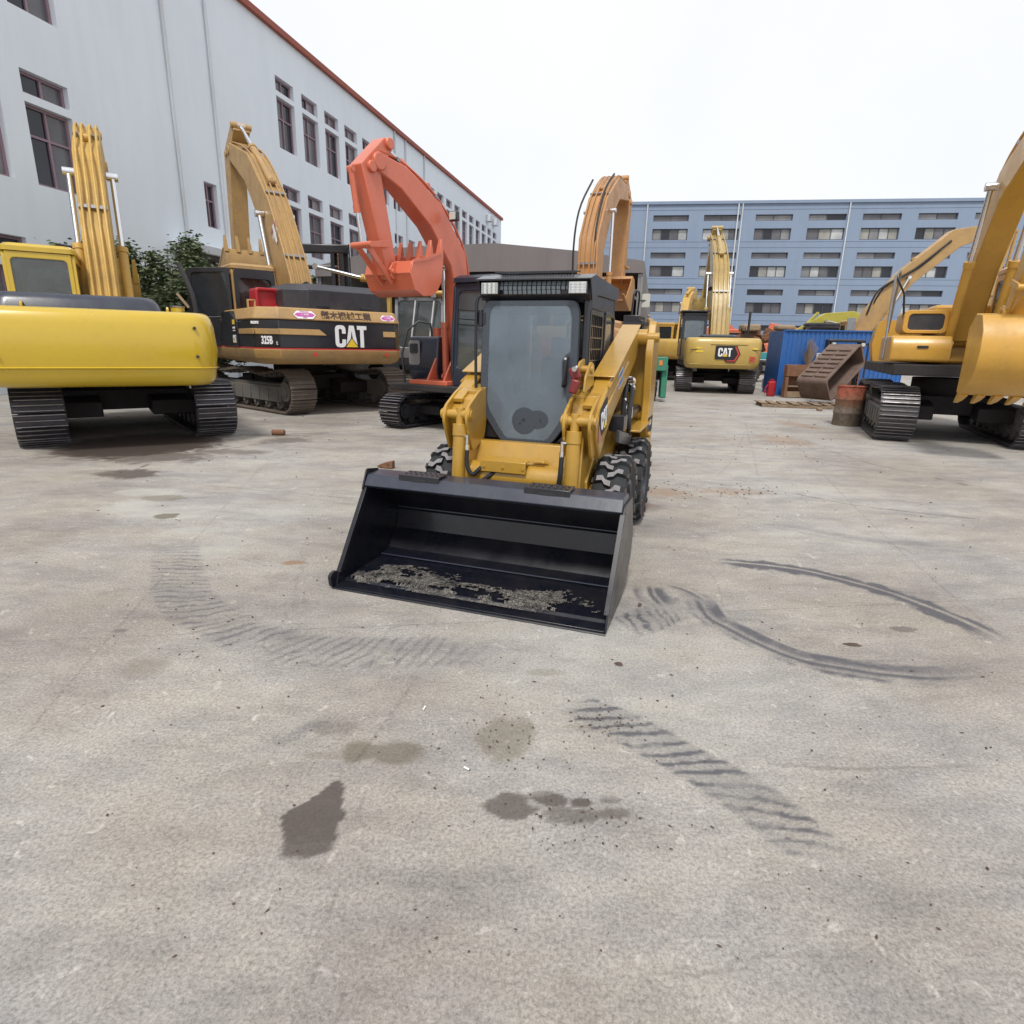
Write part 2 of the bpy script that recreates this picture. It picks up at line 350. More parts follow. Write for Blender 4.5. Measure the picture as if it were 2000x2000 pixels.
# ------------------------------------------------------------------ ground
def build_ground():
    xs = np.concatenate([-np.geomspace(400, 9, 40), np.linspace(-8.8, -5.1, 60), np.linspace(-5, 5.6, 860), np.linspace(5.7, 12, 70), np.geomspace(12.5, 400, 40)])
    ys = np.concatenate([-np.geomspace(300, 1, 14), np.linspace(-.5, .7, 6), np.linspace(.75, 5.6, 450), 5.6*np.geomspace(1.004, 5, 330), np.geomspace(30, 500, 40)])
    X, Y = np.meshgrid(xs, ys); nx, ny = len(xs), len(ys)
    px, py = X.ravel(), Y.ravel()
    def path(pp): return np.array([[*G(a, b)[:2]] for a, b in pp])
    def dist(P):
        best = np.full(px.shape, 1e9); S_ = np.zeros_like(px); side = np.zeros_like(px); acc = 0
        for i in range(len(P)-1):
            a, b = P[i], P[i+1]; d = b-a; L = np.hypot(*d)
            t = np.clip(((px-a[0])*d[0]+(py-a[1])*d[1])/L**2, 0, 1)
            qx, qy = a[0]+t*d[0], a[1]+t*d[1]; dd = np.hypot(px-qx, py-qy); sg = ((px-a[0])*d[1]-(py-a[1])*d[0])/L
            m = dd < best; best[m] = dd[m]; S_[m] = acc+t[m]*L; side[m] = sg[m]; acc += L
        return best, S_, side, acc
    def fine(P, n=12):
        # catmull resample
        Q = []; K = len(P)
        for i in range(K-1):
            p0, p1, p2, p3 = P[max(i-1, 0)], P[i], P[i+1], P[min(i+2, K-1)]
            for q in range(n):
                t = q/n; Q.append(.5*((2*p1)+(p2-p0)*t+(2*p0-5*p1+4*p2-p3)*t*t+(3*p1-p0-3*p2+p3)*t**3))
        Q.append(P[-1]); return np.array(Q)
    rng = np.random.RandomState(3)
    def vnoise(sc, seed, ax=1.0, ay=1.0):
        # value noise in numpy
        r = np.random.RandomState(seed); T = r.rand(256, 256); u = px*sc*ax; v = py*sc*ay
        i = np.floor(u).astype(int); j = np.floor(v).astype(int); fu = u-i; fv = v-j; fu = fu*fu*(3-2*fu); fv = fv*fv*(3-2*fv)
        g = lambda a, b: T[a % 256, b % 256]
        return (g(i, j)*(1-fu)+g(i+1, j)*fu)*(1-fv)+(g(i, j+1)*(1-fu)+g(i+1, j+1)*fu)*fv
    def fbm(sc, seed, ax=1, ay=1, o=5): return sum(vnoise(sc*2**k, seed+k, ax, ay)*.5**(k+1) for k in range(o))/(1-.5**o)
    sm = lambda e0, e1, x: (lambda t: t*t*(3-2*t))(np.clip((x-e0)/(e1-e0), 0, 1))
    rub = np.zeros_like(px); oil = np.zeros_like(px); dark = np.zeros_like(px); pale = np.zeros_like(px)
    n1 = fbm(9, 1); n2 = fbm(30, 11); n3 = fbm(2.2, 31); n4 = fbm(60, 51)
    def skid(pp, w, a, streak=True, seed=0, fade=(.25, .25)):
        P = fine(path(pp)); d, s, side, L = dist(P)
        e = d+(n1-.5)*w*.5+(n2-.5)*w*.25
        k = sm(w*.55, w*.12, e)*sm(-.01, fade[0], s)*sm(L+.01, L-fade[1], s)
        if streak:
            r = np.random.RandomState(seed); T = r.rand(64); u = (side/w+.5)*11; i = np.floor(u).astype(int); fu = u-i
            st = T[i % 64]*(1-fu)+T[(i+1) % 64]*fu; k = k*sm(.08, .8, st+.35*(n3-.3))*1.15
        return k*a*(.75+.75*n2)
    def tread(pp, w, a, pitch=.085, slant=.6, fade=(.3, .3)):
        P = fine(path(pp)); d, s, side, L = dist(P)
        k = sm(w*.52, w*.4, d+(n1-.5)*.05)*sm(-.01, fade[0], s)*sm(L+.01, L-fade[1], s)
        ph = (s+slant*np.abs(side)*np.sign(side)+(n1-.5)*.07+(n3-.5)*.2)/pitch; b = sm(.15, .75, np.sin(2*PI*ph))
        return k*a*(.35+1.1*b*(.35+.65*sm(.3, .62, n1)))*(.5+1.0*n2)*(.35+.65*sm(.1, .45, n3+.25*n1))
    r3 = lambda x, y: (1200+x/2.357, 760+y/2.357)
    r2 = lambda x, y: (220+x/2.541, 820+y/2.541)
    rub = np.maximum.reduce([
        skid([r3(430, 792), r3(600, 802), r3(850, 832), r3(1060, 880), r3(1240, 930), r3(1350, 968), r3(1500, 1025), r3(1650, 1090), r3(1850, 1190)], .22, 1.9, seed=8, fade=(.35, .5)),
        skid([r3(330, 925), r3(400, 970), r3(450, 1045), r3(560, 1105), r3(700, 1175), r3(860, 1235), r3(1060, 1272), r3(1250, 1300), r3(1400, 1312), r3(1560, 1312), r3(1750, 1290)], .25, 1.35, seed=2, fade=(.4, .7)),
        skid([r3(165, 900), r3(180, 950), r3(230, 1000)], .28, 1.0, seed=4, fade=(.1, .1)),
        skid([r3(230, 900), r3(330, 930), r3(450, 1000)], .2, .7, seed=14, fade=(.1, .2)),
        skid([r3(1000, 1240), r3(1200, 1250), r3(1400, 1240)], .12, .45, seed=6),
        skid([r3(1280, 1340), r3(1400, 1352), r3(1600, 1350)], .12, .5, seed=6),
        skid([r3(500, 600), r3(800, 632), r3(1100, 690), r3(1350, 715), r3(1700, 730)], .35, .30, seed=7, fade=(1, .5)),
        tread([r3(-20, 1110), r3(150, 1060), r3(300, 1000)], .3, .9, .07),
        tread([r3(-200, 1440), r3(0, 1530), r3(120, 1590), r3(300, 1690), r3(400, 1745), r3(520, 1810), r3(680, 1920), r3(860, 2060), r3(1050, 2230)], .24, .85, .085, .9, (.12, .25)),
        tread([r2(320, 600), r2(320, 700), r2(350, 860), r2(430, 950), r2(570, 1020), r2(700, 1080), r2(900, 1130), r2(1200, 1150), r2(1500, 1150), r2(1800, 1140), r2(2100, 1130)], .36, .42, .08, .5, (.5, .8)),
        skid([r2(340, 870), r2(400, 930), r2(560, 1015), r2(640, 1060)], .2, .45, seed=9),
        tread([r2(800, 960), r2(950, 900), r2(1060, 870)], .3, .35, .08),
        skid([r2(680, 1620), r2(850, 1590), r2(1000, 1500), r2(1180, 1440)], .09, .42, False, 3),
        skid([(1130, 1380), (1180, 1420), (1250, 1450)], .3, .22, False, 3),
    ])
    def blob(cx, cy, rx, ry, a, soft=.5, nz=.9, seed=0):
        c = G(cx, cy); ex = abs(G(cx+rx, cy).x-c.x); ey = abs(G(cx, cy-ry).y-c.y)
        q = np.hypot((px-c.x)/ex, (py-c.y)/ey)+(n1-.5)*nz+(n2-.5)*nz*.5
        return sm(1+soft*.5, 1-soft*.5, q)*a
    oil = np.maximum.reduce([blob(770, 1472, 62, 22, .75), blob(700, 1466, 28, 20, .8), blob(985, 1435, 55, 42, .6, .5), blob(1060, 1312, 40, 8, .35), blob(290, 1302, 42, 20, .4, 1),
                             blob(640, 1475, 60, 8, .3), blob(560, 1385, 90, 8, .15), blob(1130, 1420, 40, 6, .3), blob(325, 1008, 22, 6, .9, .2), blob(320, 973, 45, 6, .6), blob(1180, 1425, 30, 5, .2)])
    c = G(622, 1560)
    # wet pointed stain near the bottom edge of the picture
    tri = path([(540, 1595), (612, 1556), (664, 1520), (676, 1528), (674, 1590), (660, 1640), (560, 1650)])
    def inpoly(P):
        ins = np.zeros(px.shape, bool); wx = px+(n1-.5)*.05+(n2-.5)*.02; wy = py+(n2-.5)*.025+(n1-.5)*.03; j = len(P)-1
        for i in range(len(P)):
            xi, yi, xj, yj = *P[i], *P[j]
            m = ((yi > wy) != (yj > wy)) & (wx < (xj-xi)*(wy-yi)/(yj-yi+1e-12)+xi); ins ^= m; j = i
        return ins.astype(float)
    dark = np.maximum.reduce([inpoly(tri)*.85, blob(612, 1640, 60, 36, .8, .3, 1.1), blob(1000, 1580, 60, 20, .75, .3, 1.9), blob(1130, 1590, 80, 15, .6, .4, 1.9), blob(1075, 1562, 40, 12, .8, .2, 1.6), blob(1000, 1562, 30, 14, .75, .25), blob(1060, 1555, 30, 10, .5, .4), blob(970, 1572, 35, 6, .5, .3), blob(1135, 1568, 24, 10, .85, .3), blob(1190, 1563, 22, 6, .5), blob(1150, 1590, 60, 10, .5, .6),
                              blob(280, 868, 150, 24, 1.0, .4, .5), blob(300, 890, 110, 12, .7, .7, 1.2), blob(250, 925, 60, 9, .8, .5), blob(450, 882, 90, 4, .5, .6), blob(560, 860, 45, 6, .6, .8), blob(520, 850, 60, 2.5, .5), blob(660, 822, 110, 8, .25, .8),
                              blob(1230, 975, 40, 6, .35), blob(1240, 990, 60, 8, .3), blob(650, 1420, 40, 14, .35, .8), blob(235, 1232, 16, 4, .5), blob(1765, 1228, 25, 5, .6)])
    rusty = np.maximum.reduce([blob(1300, 962, 40, 8, .45, 1, 1.4), blob(1420, 960, 60, 6, .4, 1, 1.5), blob(1245, 985, 30, 6, .4), blob(575, 1098, 22, 4, .7), blob(1530, 860, 40, 10, .4, 1, 1.4), blob(1560, 830, 30, 6, .4, 1, 1.4)])
    # joints / cracks
    def crack(pp, w, a):
        P = path(pp); d, s, side, L = dist(fine(P, 6)); return sm(w, w*.3, d+(n1-.5)*w*2.2)*a*(.5+n2)
    dark = np.maximum.reduce([dark, crack([(227, 935), (330, 895), (520, 865), (640, 845)], .04, .6), crack([(430, 838), (560, 848), (760, 835)], .03, .4), crack([(1560, 965), (1660, 985), (1780, 1000), (1900, 1012)], .03, .4),
                              crack([(1620, 880), (1700, 905), (1790, 925), (1900, 950)], .025, .5), crack([(815, 1320), (760, 1400), (700, 1480)], .008, .35), crack([(400, 948), (560, 962), (700, 975)], .015, .3),
                              crack([(380, 1095), (470, 1092), (520, 1105)], .012, .25), crack([(1500, 1490), (1650, 1500), (1900, 1495)], .01, .3), crack([(1470, 800), (1440, 880), (1400, 930)], .02, .15), crack([(1450, 800), (1470, 880), (1480, 930)], .02, .15)])
    jn = [crack([(-400, 1270), (500, 1232), (1100, 1208), (1500, 1190), (2400, 1150)], .006, .35), crack([(560, 2100), (800, 1330), (1000, 930), (1130, 780)], .005, .25), crack([(2300, 1500), (1880, 1180), (1640, 960), (1490, 800)], .006, .35), crack([(-300, 1900), (200, 1260), (560, 870), (690, 820)], .006, .3), crack([(100, 905), (700, 890), (1500, 868), (2200, 845)], .012, .35)]
    dark = np.maximum.reduce([dark]+jn)
    pale = np.maximum.reduce([blob(310, 1000, 90, 16, .5, .8), blob(380, 1035, 60, 8, .5, .6), blob(560, 1000, 80, 14, .4, 1), blob(260, 990, 50, 16, .7, .8), blob(300, 960, 70, 7, .7), blob(430, 1075, 50, 20, .4, 1), blob(1200, 1300, 300, 120, .15, 1)])
    wear = sm(.56, .72, fbm(5, 71))*.5*sm(.5, .7, fbm(.7, 81)+.2)
    rub = np.clip(rub+wear*.12, 0, 1)
    z = (fbm(.35, 91, o=3)-.5)*.012*np.clip((np.hypot(px, py)-2)/6, 0, 1)*0
    co = np.stack([px, py, z+(n1-.5)*.003-.0015], 1)
    me = bpy.data.meshes.new('yard_ground')
    i, j = np.meshgrid(np.arange(nx-1), np.arange(ny-1)); a = (j*nx+i).ravel()
    F = np.stack([a, a+1, a+nx+1, a+nx], 1).astype(np.int32)
    me.vertices.add(len(co)); me.vertices.foreach_set('co', co.astype(np.float32).ravel())
    me.loops.add(F.size); me.loops.foreach_set('vertex_index', F.ravel()); me.polygons.add(len(F))
    me.polygons.foreach_set('loop_start', np.arange(0, F.size, 4, dtype=np.int32)); me.polygons.foreach_set('loop_total', np.full(len(F), 4, np.int32))
    me.update()
    for nm, arr in (('rubber', rub), ('oil', oil), ('dark', dark), ('pale', pale), ('rusty', rusty)):
        at = me.attributes.new(nm, 'FLOAT', 'POINT'); at.data.foreach_set('value', np.clip(arr, 0, 1).astype(np.float32))
    me.polygons.foreach_set('use_smooth', np.ones(len(F), bool))
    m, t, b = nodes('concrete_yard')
    tc = N(t, 'ShaderNodeTexCoord'); co = tc.outputs['Object']
    mp = N(t, 'ShaderNodeMapping'); mp.inputs['Scale'].default_value = (.45, 1, 1); mp.inputs['Rotation'].default_value = (0, 0, R(8)); t.links.new(co, mp.inputs[0])
    nA = noise_n(t, .45, 8, .6, co); nB = noise_n(t, 5, 8, .72, mp.outputs[0]); nC = noise_n(t, 78, 8, .8, co); nD = noise_n(t, 220, 3, .6, co); nE = noise_n(t, 1.6, 7, .7, mp.outputs[0])
    cA = ramp(t, nA.outputs[0], [(.38, (.395, .358, .316)), (.5, (.462, .432, .392)), (.62, (.50, .48, .448))])
    cB = ramp(t, nB.outputs[0], [(.36, .84), (.5, .99), (.64, 1.08)]); cC = ramp(t, nC.outputs[0], [(.37, .62), (.5, 1.0), (.63, 1.28)])
    cE = ramp(t, nE.outputs[0], [(.37, (.78, .78, .83)), (.5, (1, 1, 1)), (.64, (1.12, 1.10, 1.05))])
    cD = ramp(t, nD.outputs[0], [(.3, .8), (.7, 1.2)])
    c = mixc(t, 1, cA.outputs[0], cB.outputs[0], 'MULTIPLY'); c = mixc(t, 1, c, cC.outputs[0], 'MULTIPLY'); c = mixc(t, .8, c, cE.outputs[0], 'MULTIPLY'); c = mixc(t, .6, c, cD.outputs[0], 'MULTIPLY')
    rg = N(t, 'ShaderNodeTexNoise'); rg.noise_type = 'RIDGED_MULTIFRACTAL'; rg.inputs['Scale'].default_value = 15; rg.inputs['Detail'].default_value = 9; rg.inputs['Roughness'].default_value = .62; rg.inputs['Distortion'].default_value = 1.2
    t.links.new(co, rg.inputs['Vector']); rr1 = ramp(t, rg.outputs[0], [(.25, .72), (.55, 1.0), (.95, 1.2)]); c = mixc(t, .9, c, rr1.outputs[0], 'MULTIPLY')
    vw = noise_n(t, 1.3, 5, .7, co); vm = N(t, 'ShaderNodeMix'); vm.data_type = 'VECTOR'; vm.inputs[0].default_value = .22; t.links.new(co, vm.inputs[4]); t.links.new(vw.outputs['Color'], vm.inputs[5])
    vc = N(t, 'ShaderNodeTexVoronoi'); vc.feature = 'DISTANCE_TO_EDGE'; vc.inputs['Scale'].default_value = .62; t.links.new(vm.outputs[1], vc.inputs['Vector']); cr = ramp(t, vc.outputs['Distance'], [(.001, .35), (.004, 0)])
    cn = noise_n(t, .9, 4, .6, co); cm_ = ramp(t, cn.outputs[0], [(.46, 0), (.56, 1)]); cx = N(t, 'ShaderNodeMath', operation='MULTIPLY'); t.links.new(cr.outputs[0], cx.inputs[0]); t.links.new(cm_.outputs[0], cx.inputs[1]); c = mixc(t, cx.outputs[0], c, (.14, .13, .12))
    # pits and chips
    vo = N(t, 'ShaderNodeTexVoronoi'); vo.inputs['Scale'].default_value = 26; vo.inputs['Randomness'].default_value = 1; t.links.new(co, vo.inputs['Vector'])
    vr = ramp(t, vo.outputs['Distance'], [(.05, .55), (.13, 0)]); nM = noise_n(t, 3.3, 4, .6, co); mm = ramp(t, nM.outputs[0], [(.5, 0), (.62, 1)])
    pm = N(t, 'ShaderNodeMath', operation='MULTIPLY'); t.links.new(vr.outputs[0], pm.inputs[0]); t.links.new(mm.outputs[0], pm.inputs[1])
    c = mixc(t, pm.outputs[0], c, (.13, .12, .11))
    # thin scratches
    for ang, sc in ((20, 3), (-35, 2.4), (75, 3.2)):
        m2 = N(t, 'ShaderNodeMapping'); m2.inputs['Rotation'].default_value = (0, 0, R(ang)); m2.inputs['Scale'].default_value = (.5, 9, 1); t.links.new(co, m2.inputs[0])
        nn = noise_n(t, sc, 5, .7, m2.outputs[0]); f = ramp(t, nn.outputs[0], [(.68, 0), (.76, .4)]); c = mixc(t, f.outputs[0], c, (.52, .51, .49))
        f = ramp(t, nn.outputs[0], [(.24, .4), (.31, 0)]); c = mixc(t, f.outputs[0], c, (.2, .19, .18))
    def attr(nm):
        a = N(t, 'ShaderNodeAttribute'); a.attribute_name = nm; return a.outputs['Fac']
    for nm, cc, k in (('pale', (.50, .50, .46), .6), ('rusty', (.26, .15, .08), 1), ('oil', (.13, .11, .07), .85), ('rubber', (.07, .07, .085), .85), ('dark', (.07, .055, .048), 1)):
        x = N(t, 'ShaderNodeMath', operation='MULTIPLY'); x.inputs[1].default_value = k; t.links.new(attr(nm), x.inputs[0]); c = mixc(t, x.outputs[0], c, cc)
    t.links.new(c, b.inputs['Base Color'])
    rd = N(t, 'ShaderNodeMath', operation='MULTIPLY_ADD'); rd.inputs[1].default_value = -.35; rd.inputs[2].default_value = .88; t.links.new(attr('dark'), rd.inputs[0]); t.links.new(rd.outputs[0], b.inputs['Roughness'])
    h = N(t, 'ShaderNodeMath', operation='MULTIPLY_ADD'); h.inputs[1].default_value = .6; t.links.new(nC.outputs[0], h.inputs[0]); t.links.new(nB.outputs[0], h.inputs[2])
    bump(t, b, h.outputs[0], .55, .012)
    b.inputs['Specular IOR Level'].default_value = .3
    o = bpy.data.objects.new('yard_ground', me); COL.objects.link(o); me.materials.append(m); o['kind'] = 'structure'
build_ground()

# ------------------------------------------------------------------ buildings
def wall_holes(mb, W, Hh, holes, depth, M):
    """wall in local x (0..W) / z (0..Hh), front at y=0, thickness to +y; rectangular openings with reveals"""
    us = sorted({0, W, *[h[0] for h in holes], *[h[2] for h in holes]}); vs = sorted({0, Hh, *[h[1] for h in holes], *[h[3] for h in holes]})
    hs = set()
    for h in holes:
        i0, i1 = us.index(h[0]), us.index(h[2]); j0, j1 = vs.index(h[1]), vs.index(h[3])
        for i in range(i0, i1):
            for j in range(j0, j1): hs.add((i, j))
    for i in range(len(us)-1):
        for j in range(len(vs)-1):
            if (i, j) in hs: continue
            a, b, c, e = us[i], us[i+1], vs[j], vs[j+1]
            mb.add([(a, 0, c), (b, 0, c), (b, 0, e), (a, 0, e)], [(0, 1, 2, 3)], M)
    for a, c, b, e in holes:
        mb.add([(a, 0, c), (b, 0, c), (b, depth, c), (a, depth, c)], [(0, 1, 2, 3)], M); mb.add([(a, 0, e), (b, 0, e), (b, depth, e), (a, depth, e)], [(3, 2, 1, 0)], M)
        mb.add([(a, 0, c), (a, 0, e), (a, depth, e), (a, depth, c)], [(0, 3, 2, 1)], M); mb.add([(b, 0, c), (b, 0, e), (b, depth, e), (b, depth, c)], [(0, 1, 2, 3)], M)
    mb.add([(0, 0, Hh), (W, 0, Hh), (W, 12, Hh), (0, 12, Hh)], [(0, 1, 2, 3)], M)
    for x in (0, W): mb.add([(x, 0, 0), (x, 0, Hh), (x, 12, Hh), (x, 12, 0)], [(0, 1, 2, 3)], M)
    mb.add([(0, 12, 0), (W, 12, 0), (W, 12, Hh), (0, 12, Hh)], [(3, 2, 1, 0)], M)
def window(parent, M, a, c, b, e, depth, nsplit, fr, panes, rnd, hbar=None, fw=.06):
    y0, y1 = depth-.06, depth; mb = MB()
    mb.box(((a+b)/2, (y0+y1)/2, c+fw/2), (b-a, .06, fw), M); mb.box(((a+b)/2, (y0+y1)/2, e-fw/2), (b-a, .06, fw), M)
    for k in range(nsplit+1):
        x = a+fw/2+(b-a-fw)*k/nsplit; mb.box((x, (y0+y1)/2, (c+e)/2), (fw if k in (0, nsplit) else fw*.8, .06, e-c-2*fw), M)
    if hbar: mb.box(((a+b)/2, depth-.031, c+(e-c)*hbar), (b-a-2*fw, .055, fw*.8), M)
    o = mb.build('window', fr, parent, smooth=0)
    # panes: sashes can differ (curtain / dark / reflection painted pale)
    for k in range(nsplit):
        x0 = a+(b-a)*k/nsplit; x1 = a+(b-a)*(k+1)/nsplit
        if k == 0 or nsplit <= 2 or True:
            p = MB(); p.box(((x0+x1)/2, depth+.01, (c+e)/2), (x1-x0-.002, .02, e-c), M); p.build('pane', rnd.choice(panes), o, smooth=0)
# blue building: facade faces the yard, nearer to the right
def blue_building():
    rnd = random.Random(5); ang = R(-8)
    P0 = AT(1163, 600, 62); P0.z = 0
    t = thing('office_block', P0, (math.cos(ang), math.sin(ang)), 'long blue factory block with bands of windows behind the yard', 'building')
    W, Hh = 64, 15.6
    # column centres measured in the photo at the level y=590 (big windows)
    dirv = Vector((math.cos(ang), math.sin(ang), 0)); nrm = Vector((-dirv.y, dirv.x, 0))
    def loc(px, py):
        d_ = ray(px, py); k = (P0-Vector((0, 0, CH))).dot(nrm)/d_.dot(nrm); q = Vector((0, 0, CH))+d_*k
        return (q-P0).dot(dirv), q.z
    cols = [1296, 1392, 1488, 1590, 1693]
    us = [loc(c, 600)[0] for c in cols]; step = (us[-1]-us[0])/4
    cu = [us[0]+step*k for k in range(-1, 12)]; cu = [c for c in cu if c > 2.0 and c < W-2]
    zbig = [loc(1500, y) for y in (446, 468, 519, 541, 589, 611)]
    zb_top = [loc(1500, y)[1] for y in (446, 519.5, 591)]; st = (zb_top[0]-zb_top[2])/2
    hb = abs(loc(1500, 519)[1]-loc(1500, 541)[1]); zt = loc(1500, 493)[1]-zb_top[1]; ht = loc(1500, 493)[1]-loc(1500, 505)[1]
    Hh = zb_top[0]+zt+.9; holes = []; wins = []
    for c in cu:
        for k in range(0, 4):
            top = zb_top[0]-k*st
            for (z1, h_, kind) in ((top, hb, 'b'), (top+zt, ht, 't')):
                if z1-h_ < .3: continue
                q = (round(c-1.62, 3), round(z1-h_, 3), round(c+1.62, 3), round(z1, 3)); holes.append(q); wins.append((q, kind))
    wl = MB(); wall_holes(wl, W, Hh, holes, .25, Matrix.Identity(4)); wl.build('wall', 'blue_wall', t, smooth=0)
    I = Matrix.Identity(4)
    for q, kind in wins:
        if kind == 'b': window(t, I, *q, .22, rnd.choice([3, 4, 4]), 'frame_dark', ['pane_grey', 'pane_grey', 'pane_curtain', 'pane_curtain', 'pane_pale', 'pane_dark', 'pane_grey', 'pane_bright'], rnd, fw=.07)
        else: window(t, I, *q, .22, 2, 'frame_dark', ['pane_grey', 'pane_grey', 'pane_pale', 'pane_grey', 'pane_dark'], rnd, fw=.06)
    g = MB()                                              # shallow plaster joints along each storey
    for k in range(4):
        for dz in (-hb-.12, zt+.45):
            z = zb_top[0]-k*st+dz
            if .3 < z < Hh-.2: g.box((W/2, -.012, z), (W, .024, .05))
    g.build('string_course', 'blue_wall', t, smooth=0)
    for px_ in (1258, 1432, 1440, 1645): pp = MB(); pp.cyl((loc(px_, 500)[0], -.1, 0), (loc(px_, 500)[0], -.1, Hh), .06, n=8); pp.build('drain_pipe', 'white_trim', t)
    cp = MB(); cp.box((W/2, 6, Hh+.13), (W+.3, 12.3, .25)); cp.build('parapet', 'blue_wall', t)
blue_building()
def white_building():
    rnd = random.Random(9); A = G(977, 1000)
    vd = ray(1280, 680); dv = Vector((vd.x, vd.y, 0)).normalized()
    Pf = AT(977, 560, 72); Pf.z = 0                        # far corner
    L = 82; P0 = Pf-dv*L; nrm = Vector((dv.y, -dv.x, 0))
    t = thing('factory_building', P0, (dv.x, dv.y), 'white multi-storey factory building with purple window frames, entrance canopy at its near end', 'building')
    def loc(px, py):
        d_ = ray(px, py); k = (P0-Vector((0, 0, CH))).dot(nrm)/d_.dot(nrm); q = Vector((0, 0, CH))+d_*k
        return (q-P0).dot(dv), q.z
    # wall local frame: x along dv ; visible face must look to -y => mirror so that +y is away from the yard
    M = Matrix.Identity(4)
    cw = [loc(x, 470)[0] for x in (577, 625, 664, 698, 726)]
    zt = loc(698, 452)[1]; zb = loc(705, 528)[1]; zt2 = loc(693, 421)[1]; zb2 = loc(697, 444)[1]
    top = loc(977, 429)[1]
    holes = []; wins = []
    st = (cw[-1]-cw[0])/4
    us = []
    x = cw[0]
    while x < L-1.5: us.append(x); x += st
    x = loc(228, 470)[0]-st*.8
    while x > 2: us.append(x); x -= st
    for k, z0 in enumerate((zt, zt-4.45, zt+4.45, zt+8.9)):
        for u in us:
            a = (round(u-.5*st*.68, 3), round(z0-(zt-zb), 3), round(u+.5*st*.68, 3), round(z0, 3))
            if a[1] > .5 and a[3] < top-.6: holes.append(a); wins.append((a, 'b'))
            a = (a[0], round(z0+(zb2-zt), 3), a[2], round(z0+(zt2-zt), 3))
            if a[1] > .5 and a[3] < top-.5: holes.append(a); wins.append((a, 't'))
    for (a0, b0, c0, d0) in ((405, 420, 430, 405), ):
        u0, z1 = loc(405, 424); u1, z0 = loc(430, 433)
        holes.append((round(u0, 3), round(z1-.35, 3), round(u1, 3), round(z1+1.3, 3))); wins.append((holes[-1], 'b'))
    u0 = loc(408, 530)[0]; u1 = loc(432, 535)[0]; za = loc(420, 502)[1]; zc = loc(420, 540)[1]
    holes.append((round(u0, 3), round(zc, 3), round(u1, 3), round(za, 3))); wins.append((holes[-1], 'b'))
    wl = MB(); wall_holes(wl, L, top, holes, .28, M); wl.build('wall', 'white_wall', t, smooth=0)
    for q, k in wins: window(t, M, *q, .24, 2, 'frame_purple', ['pane_grey', 'pane_grey', 'pane_dark', 'pane_pale'], rnd, hbar=.62 if k == 'b' else None, fw=.08)
    pr = MB(); pr.box((L/2, 6, top+.12), (L+.3, 12.4, .24)); pr.build('parapet', 'red_trim', t, smooth=0)
    for px_ in (366, 443, 775, 795, 830): pp = MB(); pp.cyl((loc(px_, 480)[0], -.08, 0), (loc(px_, 480)[0], -.08, top), .055, n=8); pp.build('drain_pipe', 'white_trim', t)
    for px_, py_ in ((951, 427), (963, 435)):
        u, z = loc(px_, py_); ac = MB(); ac.box((u, -.25, z), (.8, .5, .6)); ac.build('air_conditioner', 'white_trim', t, bevel=.02)
    # canopy slab sticking out of the wall
    ub, zc = loc(318, 470); d_ = ray(375, 472); q = Vector((0, 0, CH))+d_*((zc-CH)/d_.z); v = abs((q-P0).dot(nrm)); ub = (q-P0).dot(dv); ua = ub+6.5
    cm = MB(); cm.prism([(ub, -.01), (ua, -.01), (ua, -v), (ub, -v)], zc-.30, zc, 'z'); cm.build('canopy', 'white_trim', t, bevel=.02)
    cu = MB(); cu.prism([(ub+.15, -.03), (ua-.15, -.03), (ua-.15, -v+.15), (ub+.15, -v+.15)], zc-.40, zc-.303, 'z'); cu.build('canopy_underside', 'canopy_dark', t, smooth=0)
    pc = MB(); pc.box((ub+.5, -v+.5, (zc-.41)/2), (.3, .3, zc-.41)); pc.build('canopy_post', 'canopy_dark', t)
white_building()
